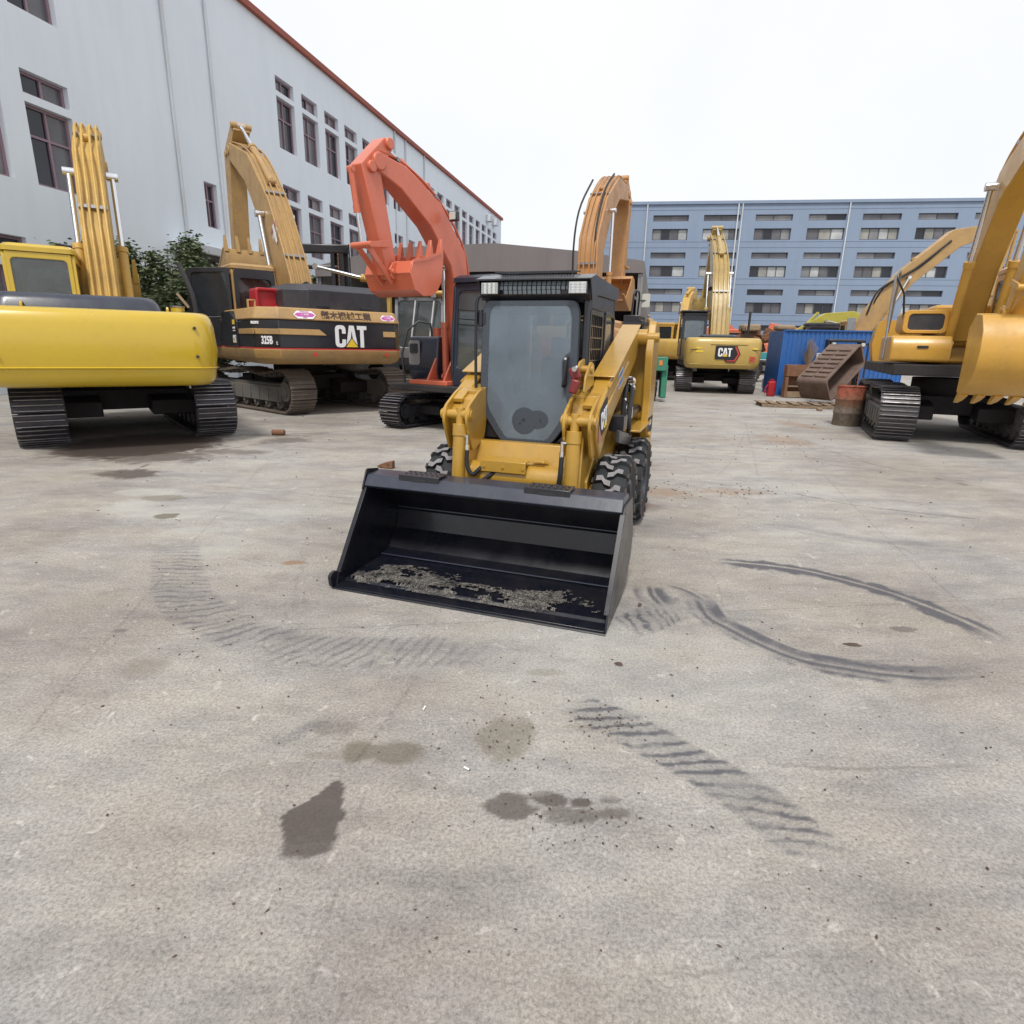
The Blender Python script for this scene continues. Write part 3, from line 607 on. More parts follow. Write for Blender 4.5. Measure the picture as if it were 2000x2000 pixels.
# mirror the wall so that its front faces the yard: the yard lies on the -y side of the local frame already
def tent():
    # gable front, long axis parallel to the white building
    vd = ray(1280, 680); dv = Vector((vd.x, vd.y, 0)).normalized(); r = Vector((dv.y, -dv.x, 0))
    C = AT(1258, 512, 26); eave = C.z; P0 = Vector((C.x, C.y, 0))
    # local x = dv (depth), local y = left
    t = thing('storage_shed', P0, (dv.x, dv.y), 'big dark grey shed of tarpaulin sheets with open gable front', 'shed')
    def loc(px, py):
        d_ = ray(px, py); k = (P0-Vector((0, 0, CH))).dot(dv)/d_.dot(dv); q = Vector((0, 0, CH))+d_*k
        return -(q-P0).dot(r), q.z
    ly, lz = loc(615, 522); py_, pz = loc(965, 477); q1 = loc(1126, 492); by, bz = loc(1257, 533); ly2, lz2 = loc(620, 540); my, mz = loc(950, 530)
    L = 27
    f = MB(); prof = [(0, eave), q1, (py_, pz), loc(760, 487), loc(700, 500), (ly, lz), (ly, lz2), (my, mz), (0, bz)]
    f.prism(prof, 0, .08, 'x'); f.build('gable_sheet', 'tent_sheet', t, smooth=0)
    rf = MB(); top = [(0, eave), q1, (py_, pz), loc(760, 487), loc(700, 500), (ly, lz)]
    outer = [(a, b+.06) for a, b in top]; rf.prism(outer+[(a, b-.0) for a, b in reversed(top)], .082, L, 'x'); rf.build('roof', 'tent_sheet', t, smooth=0)
    sw = MB(); n = 60; prof = []
    for k in range(n*2+1): prof.append((.083+(L-.1)*k/(n*2), -.04 if k % 2 else .0))
    prof += [(L-.017, .07), (.083, .07)]; sw.prism(prof, 0, eave-.01, 'z'); sw.build('side_wall', 'sheet_grey', t, smooth=0)
    sl_ = MB(); sl_.box((L/2, ly-.04, lz/2), (L-.1, .07, lz-.02)); sl_.build('side_wall', 'sheet_grey', t, smooth=0)
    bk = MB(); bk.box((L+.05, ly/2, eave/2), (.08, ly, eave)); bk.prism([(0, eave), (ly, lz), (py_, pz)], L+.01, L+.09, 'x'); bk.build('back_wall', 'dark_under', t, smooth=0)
    for y in (.12, ly*.5, ly-.12):
        p = MB(); p.box((.2, y, (bz-.02)/2 if y < 1 else (lz2-.02)/2), (.16, .16, (bz if y < 1 else lz2)-.02)); p.box((.3, y+(.5 if y < 1 else -.5), lz2-.5), (.08, 1.3, .08), rot=('X', R(45 if y < 1 else -45))); p.build('post', 'steel_grey', t)
    b = MB(); b.box((.26, my-.4, mz-.25), (.1, 6, .4)); b.build('roller_shutter', 'dark_under', t)
    # near-black sheet across the bay, its colour standing in for the dark interior
    ic = MB(); ic.box((9, ly/2, eave/2-.2), (.06, ly-.3, eave-.5)); ic.build('dark_interior_sheet', 'dark_under', t, smooth=0)
tent()
# boundary wall far behind between the shed and the office block
bw = MB(); a = AT(1283, 655, 56); bw.box((a.x+16, 56, 1.4), (44, .25, 2.8)); tag(bw.build('boundary_wall', 'white_trim', None, smooth=0), 'low pale boundary wall in front of the blue block', 'wall')

# ------------------------------------------------------------------ vegetation
def leafy(name, label, cx, cy, h, blobs, n, seed, ls=.09, cat='shrub'):
    rnd = random.Random(seed); t = thing(name, (cx, cy, 0), (1, 0), label, cat)
    tr = MB()
    for (bx, by, bz, br) in blobs:
        tr.tube([(0, 0, 0), (bx*.3, by*.3, bz*.5), (bx*.8, by*.8, bz*.9)], .035 if h < 4 else .07, 6)
        for _ in range(4): tr.tube([(bx*.5, by*.5, bz*.65), (bx+rnd.uniform(-.6, .6)*br, by+rnd.uniform(-.6, .6)*br, bz+rnd.uniform(.2, .8)*br)], .015, 5, smooth=False)
    tr.build('trunk', 'bark', t)
    vs = []; fs = []
    tot = sum(b[3]**2 for b in blobs)
    for (bx, by, bz, br) in blobs:
        m = int(n*br*br/tot); cl = [Vector((rnd.gauss(0, .45), rnd.gauss(0, .45), rnd.gauss(0, .45)))*br for _ in range(max(6, int(br*16)))]
        for _ in range(m):
            c = rnd.choice(cl); p = Vector((bx, by, bz))+c+Vector((rnd.gauss(0, .16), rnd.gauss(0, .16), rnd.gauss(0, .16)))*br
            if p.z < .1: continue
            q = Matrix.Rotation(rnd.uniform(0, 6.28), 3, 'Z') @ Matrix.Rotation(rnd.uniform(-1.2, 1.2), 3, 'X'); s_ = ls*rnd.uniform(.6, 1.3); b = len(vs)
            for a in ((-s_*.5, 0, 0), (0, -s_*.28, 0), (s_*.6, 0, 0), (0, s_*.28, .02)): vs.append(tuple(p+q @ Vector(a)))
            fs.append((b, b+1, b+2, b+3))
    mb = MB(); mb.v = vs; mb.f = fs
    me = bpy.data.meshes.new('foliage'); me.from_pydata(vs, [], fs); me.materials.append(MATS['leaf_green'])
    o = bpy.data.objects.new('foliage', me); COL.objects.link(o); o.parent = t
    return t
p = AT(320, 560, 17.5)
leafy('broadleaf_shrub', 'dense green shrub below the entrance canopy at the left', p.x, p.y, 4, [(-.5, 0, 3.5, .9), (1.1, .1, 3.0, .9), (-1.6, .1, 3.4, .9), (-.9, 0, 2.2, 1.1), (.2, .2, 2.5, 1.2), (1.0, 0, 2.1, 1.0), (-.1, -.3, 1.4, 1.2), (-1.1, .3, 3.0, .9), (.6, .2, 3.3, .8), (-2.1, 0, 2.4, 1.1), (-1.8, .1, 1.2, 1.1), (1.5, .1, 1.4, .8), (-2.9, 0, 2.9, 1)], 38000, 3, .125)
p = AT(612, 545, 30.8)
leafy('garden_tree', 'small green tree seen between the excavator boom and the grey shed', p.x, p.y, 5, [(-.1, 0, 4.2, .7), (-.8, 0, 3.6, .8), (.3, 0, 3.2, .7)], 3500, 8, .16, 'tree')

# ------------------------------------------------------------------ crawler machines
def stadium(L, h, n, sag=0):
    """points along a track loop, equally spaced: (x, z, tangent angle)"""
    r = h/2; s = L-2*r; per = 2*s+2*PI*r; out = []
    for k in range(n):
        d = per*k/n
        if d < s: out.append((-s/2+d, 0, 0))
        elif d < s+PI*r:
            a = (d-s)/r; out.append((s/2+r*math.sin(a), r-r*math.cos(a), a))
        elif d < 2*s+PI*r:
            q = (d-s-PI*r)/s; out.append((s/2-q*s, h-sag*math.sin(PI*((q*2) % 1))**2*(.6+.4*q), PI))
        else:
            a = (d-2*s-PI*r)/r; out.append((-s/2-r*math.sin(a), r+r*math.cos(a), PI+a))
    return out, per
def track(root, y, L, h, w, n, M, shoe='track_steel', frame='track_frame_dark', sag=.03, out=1, guard=True):
    sp, per = stadium(L-.1, h-.1, n, sag); m = MB(); gt = MB(); p = per/n
    for x, z, a in sp:
        T = M @ Matrix.Translation((x, y, z+.05)) @ Matrix.Rotation(-a, 4, 'Y')
        m.box((0, 0, 0), (p*.94, w, .022), T)
        for gx in (-.42, -.02, .38): m.box((gx*p, 0, -.024), (.016, w*.99, .03), T)
        m.box((0, 0, .045), (p*.7, .22, .07), T)
        for gx in (-.42, -.02, .38): gt.box((gx*p, random.uniform(-.01, .01), -.0405), (.013, w*random.uniform(.90, .985), .004), T)
        if random.random() < .5: m.box((p*.3, w*.2, -.012), (.03, .05, .03), T)
    tr = m.build('track', shoe, root, smooth=0); gt.build('grouser_edge', 'worn_steel' if shoe != 'track_muddy' else 'track_muddy', tr, smooth=0)
    f = MB(); hz = h*.5
    prof = [(-L/2+h*.62, h*.30), (-L/2+h*.45, h*.5), (-L/2+h*.62, h*.66), (L/2-h*.62, h*.66), (L/2-h*.45, h*.5), (L/2-h*.62, h*.30)]
    f.prism(prof, y-w*.26, y+w*.26, 'y', M)
    yo = y+out*w*.36
    f.prism([(-L/2+h*.66, h*.26), (-L/2+h*.58, h*.6), (L/2-h*.58, h*.6), (L/2-h*.66, h*.26)], yo-.02, yo+.02, 'y', M)
    for k in range(9): f.box((-L/2+h*.75+(L-h*1.5)*k/8, yo+out*.03, h*.43), (.03, .03, h*.28), M)
    f.build('track_frame', frame, root, bevel=.01)
    r = MB()
    for k in range(7):
        x = -L/2+h*.8+(L-h*1.6)*k/6; r.cyl((x, y-w*.3, .2*h+.03), (x, y+w*.3, .2*h+.03), h*.13, n=12, M=M); r.cyl((x, y+out*w*.3, .2*h+.03), (x, y+out*w*.36, .2*h+.03), h*.05, n=8, M=M)
    r.build('track_rollers', frame, root)
    for x in (-L/2+h*.5, L/2-h*.5):
        s = MB(); s.cyl((x, y-w*.12, hz), (x, y+w*.12, hz), h*.36, n=24, M=M); s.cyl((x, y-w*.34, hz), (x, y+w*.34, hz), h*.22, n=20, M=M); s.cyl((x, y-w*.38, hz), (x, y+w*.38, hz), h*.12, n=12, M=M)
        s.build('sprocket' if x < 0 else 'idler', frame, root)
    return tr
def undercarriage(root, L, h, w, gauge, n, dang=0, shoe='track_steel', frame='track_frame_dark', sag=.03):
    M = Matrix.Rotation(dang, 4, 'Z')
    for s in (-1, 1): track(root, s*gauge/2, L, h, w, n, M, shoe, frame, sag, s)
    b = MB(); b.box((0, 0, h*.62), (L*.34, gauge-w*.6, h*.36), M)
    for sx in (-1, 1):
        for sy in (-1, 1): b.prism([(sx*.2, h*.45), (sx*L*.27, h*.36), (sx*L*.27, h*.62), (sx*.2, h*.8)], sy*.35 if sy > 0 else -gauge/2+w*.2, gauge/2-w*.2 if sy > 0 else -.35, 'y', M)
    b.build('car_body', 'dark_under', root, bevel=.02)
    c = MB(); c.cyl((0, 0, h*.78), (0, 0, h+.12), .62, n=28); c.build('slewing_ring', 'dark_under', root)
def corner_plan(x0, x1, hw, r, n=5):
    """plan outline, rounded at the rear (x0 < x1)"""
    pts = [(x1, -hw), (x1, hw)]
    for k in range(n+1):
        t = PI/2*k/n; pts.append((x0+r-r*math.sin(t), hw-r+r*math.cos(t)))
    for k in range(n+1):
        t = PI/2*k/n; pts.append((x0+r-r*math.cos(t), -hw+r-r*math.sin(t)))
    return pts
def counterweight(root, x0, x1, hw, z0, z1, r, mat, bulge=.08, parts=None):
    """rounded cast block, edges rounded top and bottom"""
    m = MB(); rings = []
    for z, o in ((z0, .16), (z0+.03, .09), (z0+.10, .03), (z0+.22, 0), ((z0+z1)/2, -bulge), (z1-.2, -.02), (z1-.08, .02), (z1-.03, .06), (z1, .13)):
        rings.append([(x, y, z) for x, y in corner_plan(x0+o, x1, hw-o*.7, r)])
    m.loft(rings); return m.build('counterweight', mat, root, bevel=0)
def cab(root, x0, x1, y0, y1, z0, z1, mat, glass='clear_glass', post=.07, roof=None, door_open=None, lean=.12, rearwin=(.42, .93), inter=True):
    """operator cab: posts, roof, lower panels and glass on all four sides"""
    fr = MB(); zs = z0+(z1-z0)*.42
    # rounded side outline, extruded thin on both sides with window opening
    side = [(x0, z0), (x1, z0), (x1+.02, z0+(z1-z0)*.35), (x1-lean, z1), (x0+.02, z1)]
    so_ = rpoly(side, .14, 4); k = .62
    cx, cz = (x0+x1)/2, zs+(z1-zs)*.47
    ins = rpoly([(x0+.09, zs), (x1-.10, z0+.30*(z1-z0)), (x1-.08, z0+.36*(z1-z0)), (x1-lean-.10, z1-.14), (x0+.10, z1-.14)], .10, 4)
    for ya, yb in ((y0, y0+post*.7), (y1-post*.7, y1)): ringmesh(fr, so_, ins, ya, yb, 'y')
    # rear and front frames
    H = z1-z0
    def panel(xa, xb, win):
        o_ = rpoly([(y0+post*.7, z0), (y1-post*.7, z0), (y1-post*.7, z1-.03), (y0+post*.7, z1-.03)], .02, 4); i_ = rpoly([(y0+.11, z0+H*win[0]), (y1-.11, z0+H*win[0]), (y1-.11, z0+H*win[1]), (y0+.11, z0+H*win[1])], .08, 4)
        ringmesh(fr, o_, i_, xa, xb, 'x'); return i_
    wr = panel(x0, x0+.05, rearwin); c = fr.build('cab', mat, root, bevel=.008)
    ff = MB(); o_ = rpoly([(y0+post*.7, z0), (y1-post*.7, z0), (y1-post*.7, z1-.03), (y0+post*.7, z1-.03)], .02, 4); i_ = rpoly([(y0+.10, z0+H*.18), (y1-.10, z0+H*.18), (y1-.10, z0+H*.92), (y0+.10, z0+H*.92)], .1, 4)
    Mf = Matrix(((1, 0, -lean/H*1.15, lean/H*1.15*z0), (0, 1, 0, 0), (0, 0, 1, 0), (0, 0, 0, 1)))
    ringmesh(ff, o_, i_, x1-.05, x1+.01, 'x', Mf); ff.build('front_frame', mat, c, bevel=.008)
    g = MB(); g.prism(i_, x1-.035, x1-.03, 'x', Mf); g.build('windscreen', glass, c, smooth=0)
    g = MB(); g.prism(wr, x0+.02, x0+.025, 'x'); g.build('rear_window', glass, c, smooth=0)
    for y in (y0+.02, y1-.025):
        g = MB(); g.prism(ins, y, y+.005, 'y'); g.build('side_window', glass, c, smooth=0)
    rf = MB(); rf.loft([[(x, y, z) for x, y in rpoly([(x0-.02+o, y0-.02+o), (x1-lean+.06-o, y0-.02+o), (x1-lean+.06-o, y1+.02-o), (x0-.02+o, y1+.02-o)], .12, 4)] for z, o in ((z1-.02, 0), (z1+.05, .0), (z1+.10, .06))]); rf.build('roof', roof or mat, c)
    if inter:
        s = MB(); s.box(((x0+x1)/2-.1, (y0+y1)/2, z0+H*.28), (.5, .5, .14)); s.box(((x0+x1)/2-.35, (y0+y1)/2, z0+H*.5), (.12, .48, .6)); s.box(((x0+x1)/2-.37, (y0+y1)/2, z0+H*.72), (.1, .26, .2)); s.box(((x0+x1)/2, (y0+y1)/2, z0+.03), (x1-x0-.15, y1-y0-.14, .05))
        s.build('driver_seat', 'seat_black', c, bevel=.03)
    return c
def ram(root, a, b, r, mat, frac=.55, name='boom_cylinder', M=None):
    a, b = Vector(a), Vector(b); d = (b-a); q = a+d*frac; m = MB(); m.cyl(a, q, r, n=18); m.cyl(a+d.normalized()*-.02, a+d.normalized()*.05, r*1.05, n=18); m.cyl(q-d.normalized()*.08, q+d.normalized()*.02, r*1.18, n=18)
    s = d.orthogonal().normalized(); m.cyl(a-Vector((0, r*1.2, 0)), a+Vector((0, r*1.2, 0)), r*.95, n=16)
    o = m.build(name, mat, root); rd = MB(); rd.cyl(q, b, r*.55, n=14); rd.cyl(b-Vector((0, r*1.1, 0)), b+Vector((0, r*1.1, 0)), r*.9, n=14); rd.build('rod', 'chrome', o); return o
def bucket(root, T, W, size, mat, teeth=5):
    """digging bucket in local frame T: hinge at origin, mouth to +x, width along y"""
    T = T @ Matrix.Diagonal((-1, 1, 1, 1)); s = size; prof = [(0, 0), (-.20, -.28), (-.16, -.58), (.02, -.82), (.22, -.93), (.45, -.95), (.86, -.80), (.98, -.70)]
    prof = [(a*s, b*s) for a, b in prof]; th = .03
    m = MB(); P = [Vector(p) for p in prof]; ring = []
    inner = []
    for i, p in enumerate(P):
        a = P[max(i-1, 0)]; b = P[min(i+1, len(P)-1)]; t = (b-a).normalized(); inner.append(p+Vector((-t.y, t.x))*th)
    out_ = [tuple(p) for p in P]; inn = [tuple(p) for p in reversed(inner)]
    m.prism(out_+inn, -W/2, W/2, 'y', T)
    sp = out_+[(1.0*s, -.62*s), (.58*s, -.26*s), (.30*s, .04*s)]
    for y in (-W/2-.012, W/2-.012): m.prism(sp, y, y+.024, 'y', T)
    m.prism([(.0, .02*s), (-.02, -.1*s), (.3*s, -.02*s), (.26*s, .06*s)], -W/2, W/2, 'y', T)
    for y in (-.17*W, .17*W): m.prism([(-.1*s, .0), (-.02*s, .18*s), (.16*s, .16*s), (.30*s, .02*s), (.1*s, -.2*s)], y-.02, y+.02, 'y', T)
    m.cyl((-.0, -.22*W, .08*s), (0, .22*W, .08*s), .05*s, n=14, M=T)
    b = m.build('bucket', mat, root, bevel=.006)
    for yy in (-W/2-.014, W/2-.012): e_ = MB(); e_.prism([(1.0*s, -.62*s), (.58*s, -.26*s), (.30*s, .04*s), (.24*s, .03*s), (.54*s, -.31*s), (.97*s, -.67*s)], yy, yy+.026+.012, 'y', T); e_.build('side_edge', mat, b)
    for k in range(teeth):
        y = -W/2+.05+(W-.1)*k/(teeth-1); q = MB(); a = math.atan2(.10, .12)
        q.loft([[(.92*s, y-.055, -.79*s), (.92*s, y+.055, -.79*s), (.86*s, y+.055, -.67*s), (.86*s, y-.055, -.67*s)], [(1.10*s, y-.045, -.70*s), (1.10*s, y+.045, -.70*s), (1.05*s, y+.045, -.61*s), (1.05*s, y-.045, -.61*s)], [(1.28*s, y-.03, -.575*s), (1.28*s, y+.03, -.575*s), (1.27*s, y+.03, -.55*s), (1.27*s, y-.03, -.55*s)]], T)
        q.build('tooth', mat, b, bevel=.006)
    return b
def hoses(root, paths, r, mat, name='hydraulic_hose'):
    for p in paths:
        m = MB(); m.tube(p, r, 8); m.build(name, mat, root)
def attach(root, bp, bt, bw, sp, st_, sw, mat, y=0, bs=1.0, BW=1.0, ang=0, bmat=None, cyl=.075, teeth=5, pipes=True, hmat=None, linkflip=False, cyls=True, single=None):
    """boom along centreline bp, stick along sp, bucket hinged at stick end, with cylinders and pipes"""
    m = MB(); m.beam(bp, bt, bw, y); bw = max(bw) if isinstance(bw, list) else bw
    for p, e in ((bp[0], .16), (bp[-1], .13)): m.cyl((p[0], y-bw/2-.03, p[1]), (p[0], y+bw/2+.03, p[1]), e, n=18)
    b = m.build('boom', mat, root, bevel=.02)
    m = MB(); m.beam(sp, st_, sw, y)
    for p in sp: m.cyl((p[0], y-sw/2-.05, p[1]), (p[0], y+sw/2+.05, p[1]), .085, n=16)
    s = m.build('stick', mat, root, bevel=.015)
    e = Vector((sp[-1][0], 0, sp[-1][1])); T = Matrix.Translation((e.x, y, e.z)) @ Matrix.Rotation(ang, 4, 'Y')
    bucket(root, T, BW, bs, bmat or mat, teeth)
    if cyls:
        B = [Vector(p) for p in bp]; mid = B[len(B)//2]
        if single: ram(root, (*single[0][:1], y, single[0][1]), (single[1][0], y, single[1][1]), cyl*1.15, mat, .5)
        for sgn in (() if single else (-1, 1)): ram(root, (bp[0][0]+.55, y+sgn*(bw/2+.12), bp[0][1]-.12), (mid.x+.05, y+sgn*(bw/2+.12), mid.y-.02), cyl, mat)
        n_ = B[-2]; t = (B[-1]-mid).normalized(); up = Vector((-t.y, t.x))
        S0 = Vector(sp[0]); q = mid+(B[-1]-mid)*.15+up*(bt[len(bt)//2]/2+.14)
        ram(root, (q.x, y, q.y), (S0.x, y, S0.y), cyl*.95, mat, .6, 'stick_cylinder')
        S1, S2 = Vector(sp[1]), Vector(sp[-1]); ts = (S2-S1).normalized(); us = Vector((-ts.y, ts.x))
        if linkflip: us = -us
        a = S1+us*(st_[1]/2+.1); c = S2-ts*.5+us*.42
        ram(root, (a.x, y, a.y), (c.x, y, c.y), cyl*.8, mat, .55, 'bucket_cylinder')
        l = MB(); hp = T @ Vector((.14*bs, 0, -.10*bs))
        for yy in (-sw/2-.05, sw/2+.05):
            l.beam([(S2-ts*.45).to_tuple(), c.to_tuple()], [.10, .08], .03, y+yy); l.beam([c.to_tuple(), (hp.x, hp.z)], [.09, .09], .035, y+yy*.6)
        l.cyl((c.x, y-sw/2-.08, c.y), (c.x, y+sw/2+.08, c.y), .045, n=12); l.build('bucket_link', mat, root, bevel=.004)
    if pipes:
        for k, off in enumerate((-.3, -.12, .1, .28)):
            P = []
            for i, p in enumerate(bp):
                a = Vector(bp[max(i-1, 0)]); c = Vector(bp[min(i+1, len(bp)-1)]); t = (c-a).normalized(); n_ = Vector((-t.y, t.x)); q = Vector(p)+n_*(bt[i]/2+.035); P.append((q.x, y+off*bw*1.3, q.y))
            m = MB(); m.tube(P, .022, 7); m.build('boom_pipe', hmat or mat, b)
        for f_ in (.3, .62, .85):
            i = min(int(f_*(len(bp)-1)), len(bp)-2); fr_ = f_*(len(bp)-1)-i; p = Vector(bp[i])*(1-fr_)+Vector(bp[i+1])*fr_; t = (Vector(bp[i+1])-Vector(bp[i])).normalized(); n_ = Vector((-t.y, t.x)); th = bt[i]*(1-fr_)+bt[i+1]*fr_; q = p+n_*(th/2+.035)
            m = MB(); m.box((q.x, y, q.y), (.07, bw*.95, .055), rot=('Y', -math.atan2(t.y, t.x))); m.build('pipe_clamp', 'steel_grey', b)
    return b, s
def rail(root, pts, r=.02, mat='black_paint', name='handrail'):
    m = MB(); m.tube(pts, r, 8, smooth=False); return m.build(name, mat, root)
def mirror(root, c, w=.18, h=.32, f=(1, 0), mat='steel_grey'):
    m = MB(); m.prism(rr(-w/2, -h/2, w/2, h/2, .04), -.02, .02, 'x', Matrix.Translation(c) @ Matrix.Rotation(math.atan2(f[1], f[0]), 4, 'Z')); return m.build('mirror', mat, root, bevel=.005)
def hexsticker(root, M, w, h):
    polyM('sticker', [(-w/2, 0), (-w*.33, h/2), (w*.33, h/2), (w/2, 0), (w*.33, -h/2), (-w*.33, -h/2)], 'logo_white', root, M, .003)
    polyM('sticker_print', [(-w*.45, 0), (-w*.32, h*.25), (w*.32, h*.25), (w*.45, 0), (w*.32, -h*.25), (-w*.32, -h*.25)], 'sticker_magenta', root, M, .003, .0035)
    text_mesh('八木野', 'lettering', 'logo_white', root, M @ Matrix.Translation((0, 0, .0085)), h*.33, 0, 1, .001)
    for s in (.37, -.37): text_mesh('特定自主検査' if s > 0 else '検査済', 'lettering', 'sticker_magenta', root, M @ Matrix.Translation((0, s*h, .0055)), h*.18, 0, 1, .001)

# --- centre: excavator seen from behind, big counterweight with the hexagon logo
def exc_center():
    f = (.19, .982); t = thing('excavator', (8.15, 25.25, 0), f, 'yellow excavator seen from behind with boom raised in front of the blue block', 'excavator')
    undercarriage(t, 4.4, .88, .60, 2.30, 45, R(-3), 'track_steel', 'track_frame_dark')
    d = MB(); d.box((.0, 0, 1.06), (4.3, 2.6, .18)); d.build('deck', 'dark_under', t, bevel=.02)
    cw = counterweight(t, -2.85, -1.9, 1.33, .93, 2.03, .42, 'new_cat_yellow', .03)
    M = faceM((-2.872, -.05, 1.48), (0, -1, 0), (0, 0, 1))
    polyM('badge', [(-.37, -.17), (-.37, .24), (-.34, .27), (.38, .27), (.52, -.02), (.36, -.31), (.05, -.31), (-.04, -.21), (-.33, -.21)], 'logo_black', cw, M, .006, .01)
    polyM('badge_edge', [(.30, .235), (.36, .235), (.485, -.02), (.345, -.275), (.07, -.275), (.05, -.24), (.31, -.24), (.43, -.02)], 'logo_red', cw, M, .003, .017)
    cat_logo(cw, M @ Matrix.Translation((-.02, .04, .012)), .30, tri='logo_yellow')
    text_mesh('■CARHORN', 'lettering', 'logo_white', cw, faceM((-2.80, -.0, 1.94), (0, -1, 0), (0.2, 0, 1)), .1, .002)
    for (yy, zz, w_) in ((.90, 1.66, .2), (.87, 1.54, .25), (-1.05, 1.66, .16)): polyM('warning_label', rr(-w_/2, -.03, w_/2, .03, .01), 'logo_yellow', cw, faceM((-2.885, yy, zz), (0, -1, 0), (0, 0, 1)), .004, .0)
    for k in range(3): polyM('warning_label', rr(-.11, -.02, .11, .02, .005), 'logo_red', cw, faceM((-2.875, -1.0, 1.22+k*.07), (0, -1, 0), (0, 0, 1)), .004, .0)
    g = MB(); g.box((-2.862, .92, 1.60), (.02, .62, .02)); g.box((-2.862, -1.07, 1.60), (.02, .4, .02)); g.build('seam', 'dark_under', cw)
    g = MB()
    for y0, y1 in ((-.85, .55), (.72, 1.2)): g.box((-2.872, (y0+y1)/2, 1.09), (.02, y1-y0, .025))
    g.box((-2.89, -.15, 1.80), (.02, 1.3, .02)); g.build('embossed_rib', 'new_cat_yellow', cw, bevel=.006)
    b = MB(); b.box((-.6, 0, 1.56), (2.6, 2.5, .8)); b.build('engine_house', 'new_cat_yellow', t, bevel=.06)
    h = MB(); h.loft([[(x, y, z) for x, y in rr(-1.9+o, -.55+o, -.6-o, .75-o, .12)] for z, o in ((1.94, 0), (2.10, .0), (2.16, .08))]); h.build('engine_hood', 'navy_black', t)
    sd = MB(); sd.box((-.3, 1.30, 1.6), (3.0, .06, .85)); sd.build('side_door', 'navy_black', t, bevel=.02)
    c = cab(t, .15, 1.85, .38, 1.36, 1.3, 2.98, 'navy_black', 'cab_glass', rearwin=(.44, .86)); v = MB(); v.box((1.0, .87, 3.1), (2.1, 1.15, .05)); v.build('visor', 'black_paint', c, bevel=.01)
    attach(t, [(.35, 1.65), (1.1, 3.4), (2.0, 4.75), (3.5, 5.8), (5.0, 6.6)], [.45, .85, .95, .7, .38], [.62, .68, .66, .58, .5], [(4.7, 7.0), (5.35, 6.4), (6.9, 3.55)], [.25, .5, .28], .40, 'boom_gold', -.12, 1.15, 1.25, R(55), cyl=.09)
    for s in (-.3, .3):
        l = MB(); l.cyl((1.3, s, 4.1), (1.18, s, 4.05), .09, n=14); l.build('work_light', 'black_paint', t)
    m = MB(); m.tube([(.9, -.3, 1.9), (1.3, -.36, 3.6), (2.0, -.36, 4.6)], .05, 8); m.build('hydraulic_hose', 'black_rubber', t)
    e = MB(); e.cyl((-1.6, -.95, 2.05), (-1.6, -.95, 3.0), .045, n=12); e.build('exhaust_pipe', 'black_paint', t)
    rail(t, [(.6, -1.2, 2.0), (.6, -1.2, 2.5), (1.5, -1.2, 2.5), (1.5, -1.2, 1.9)])
exc_center()

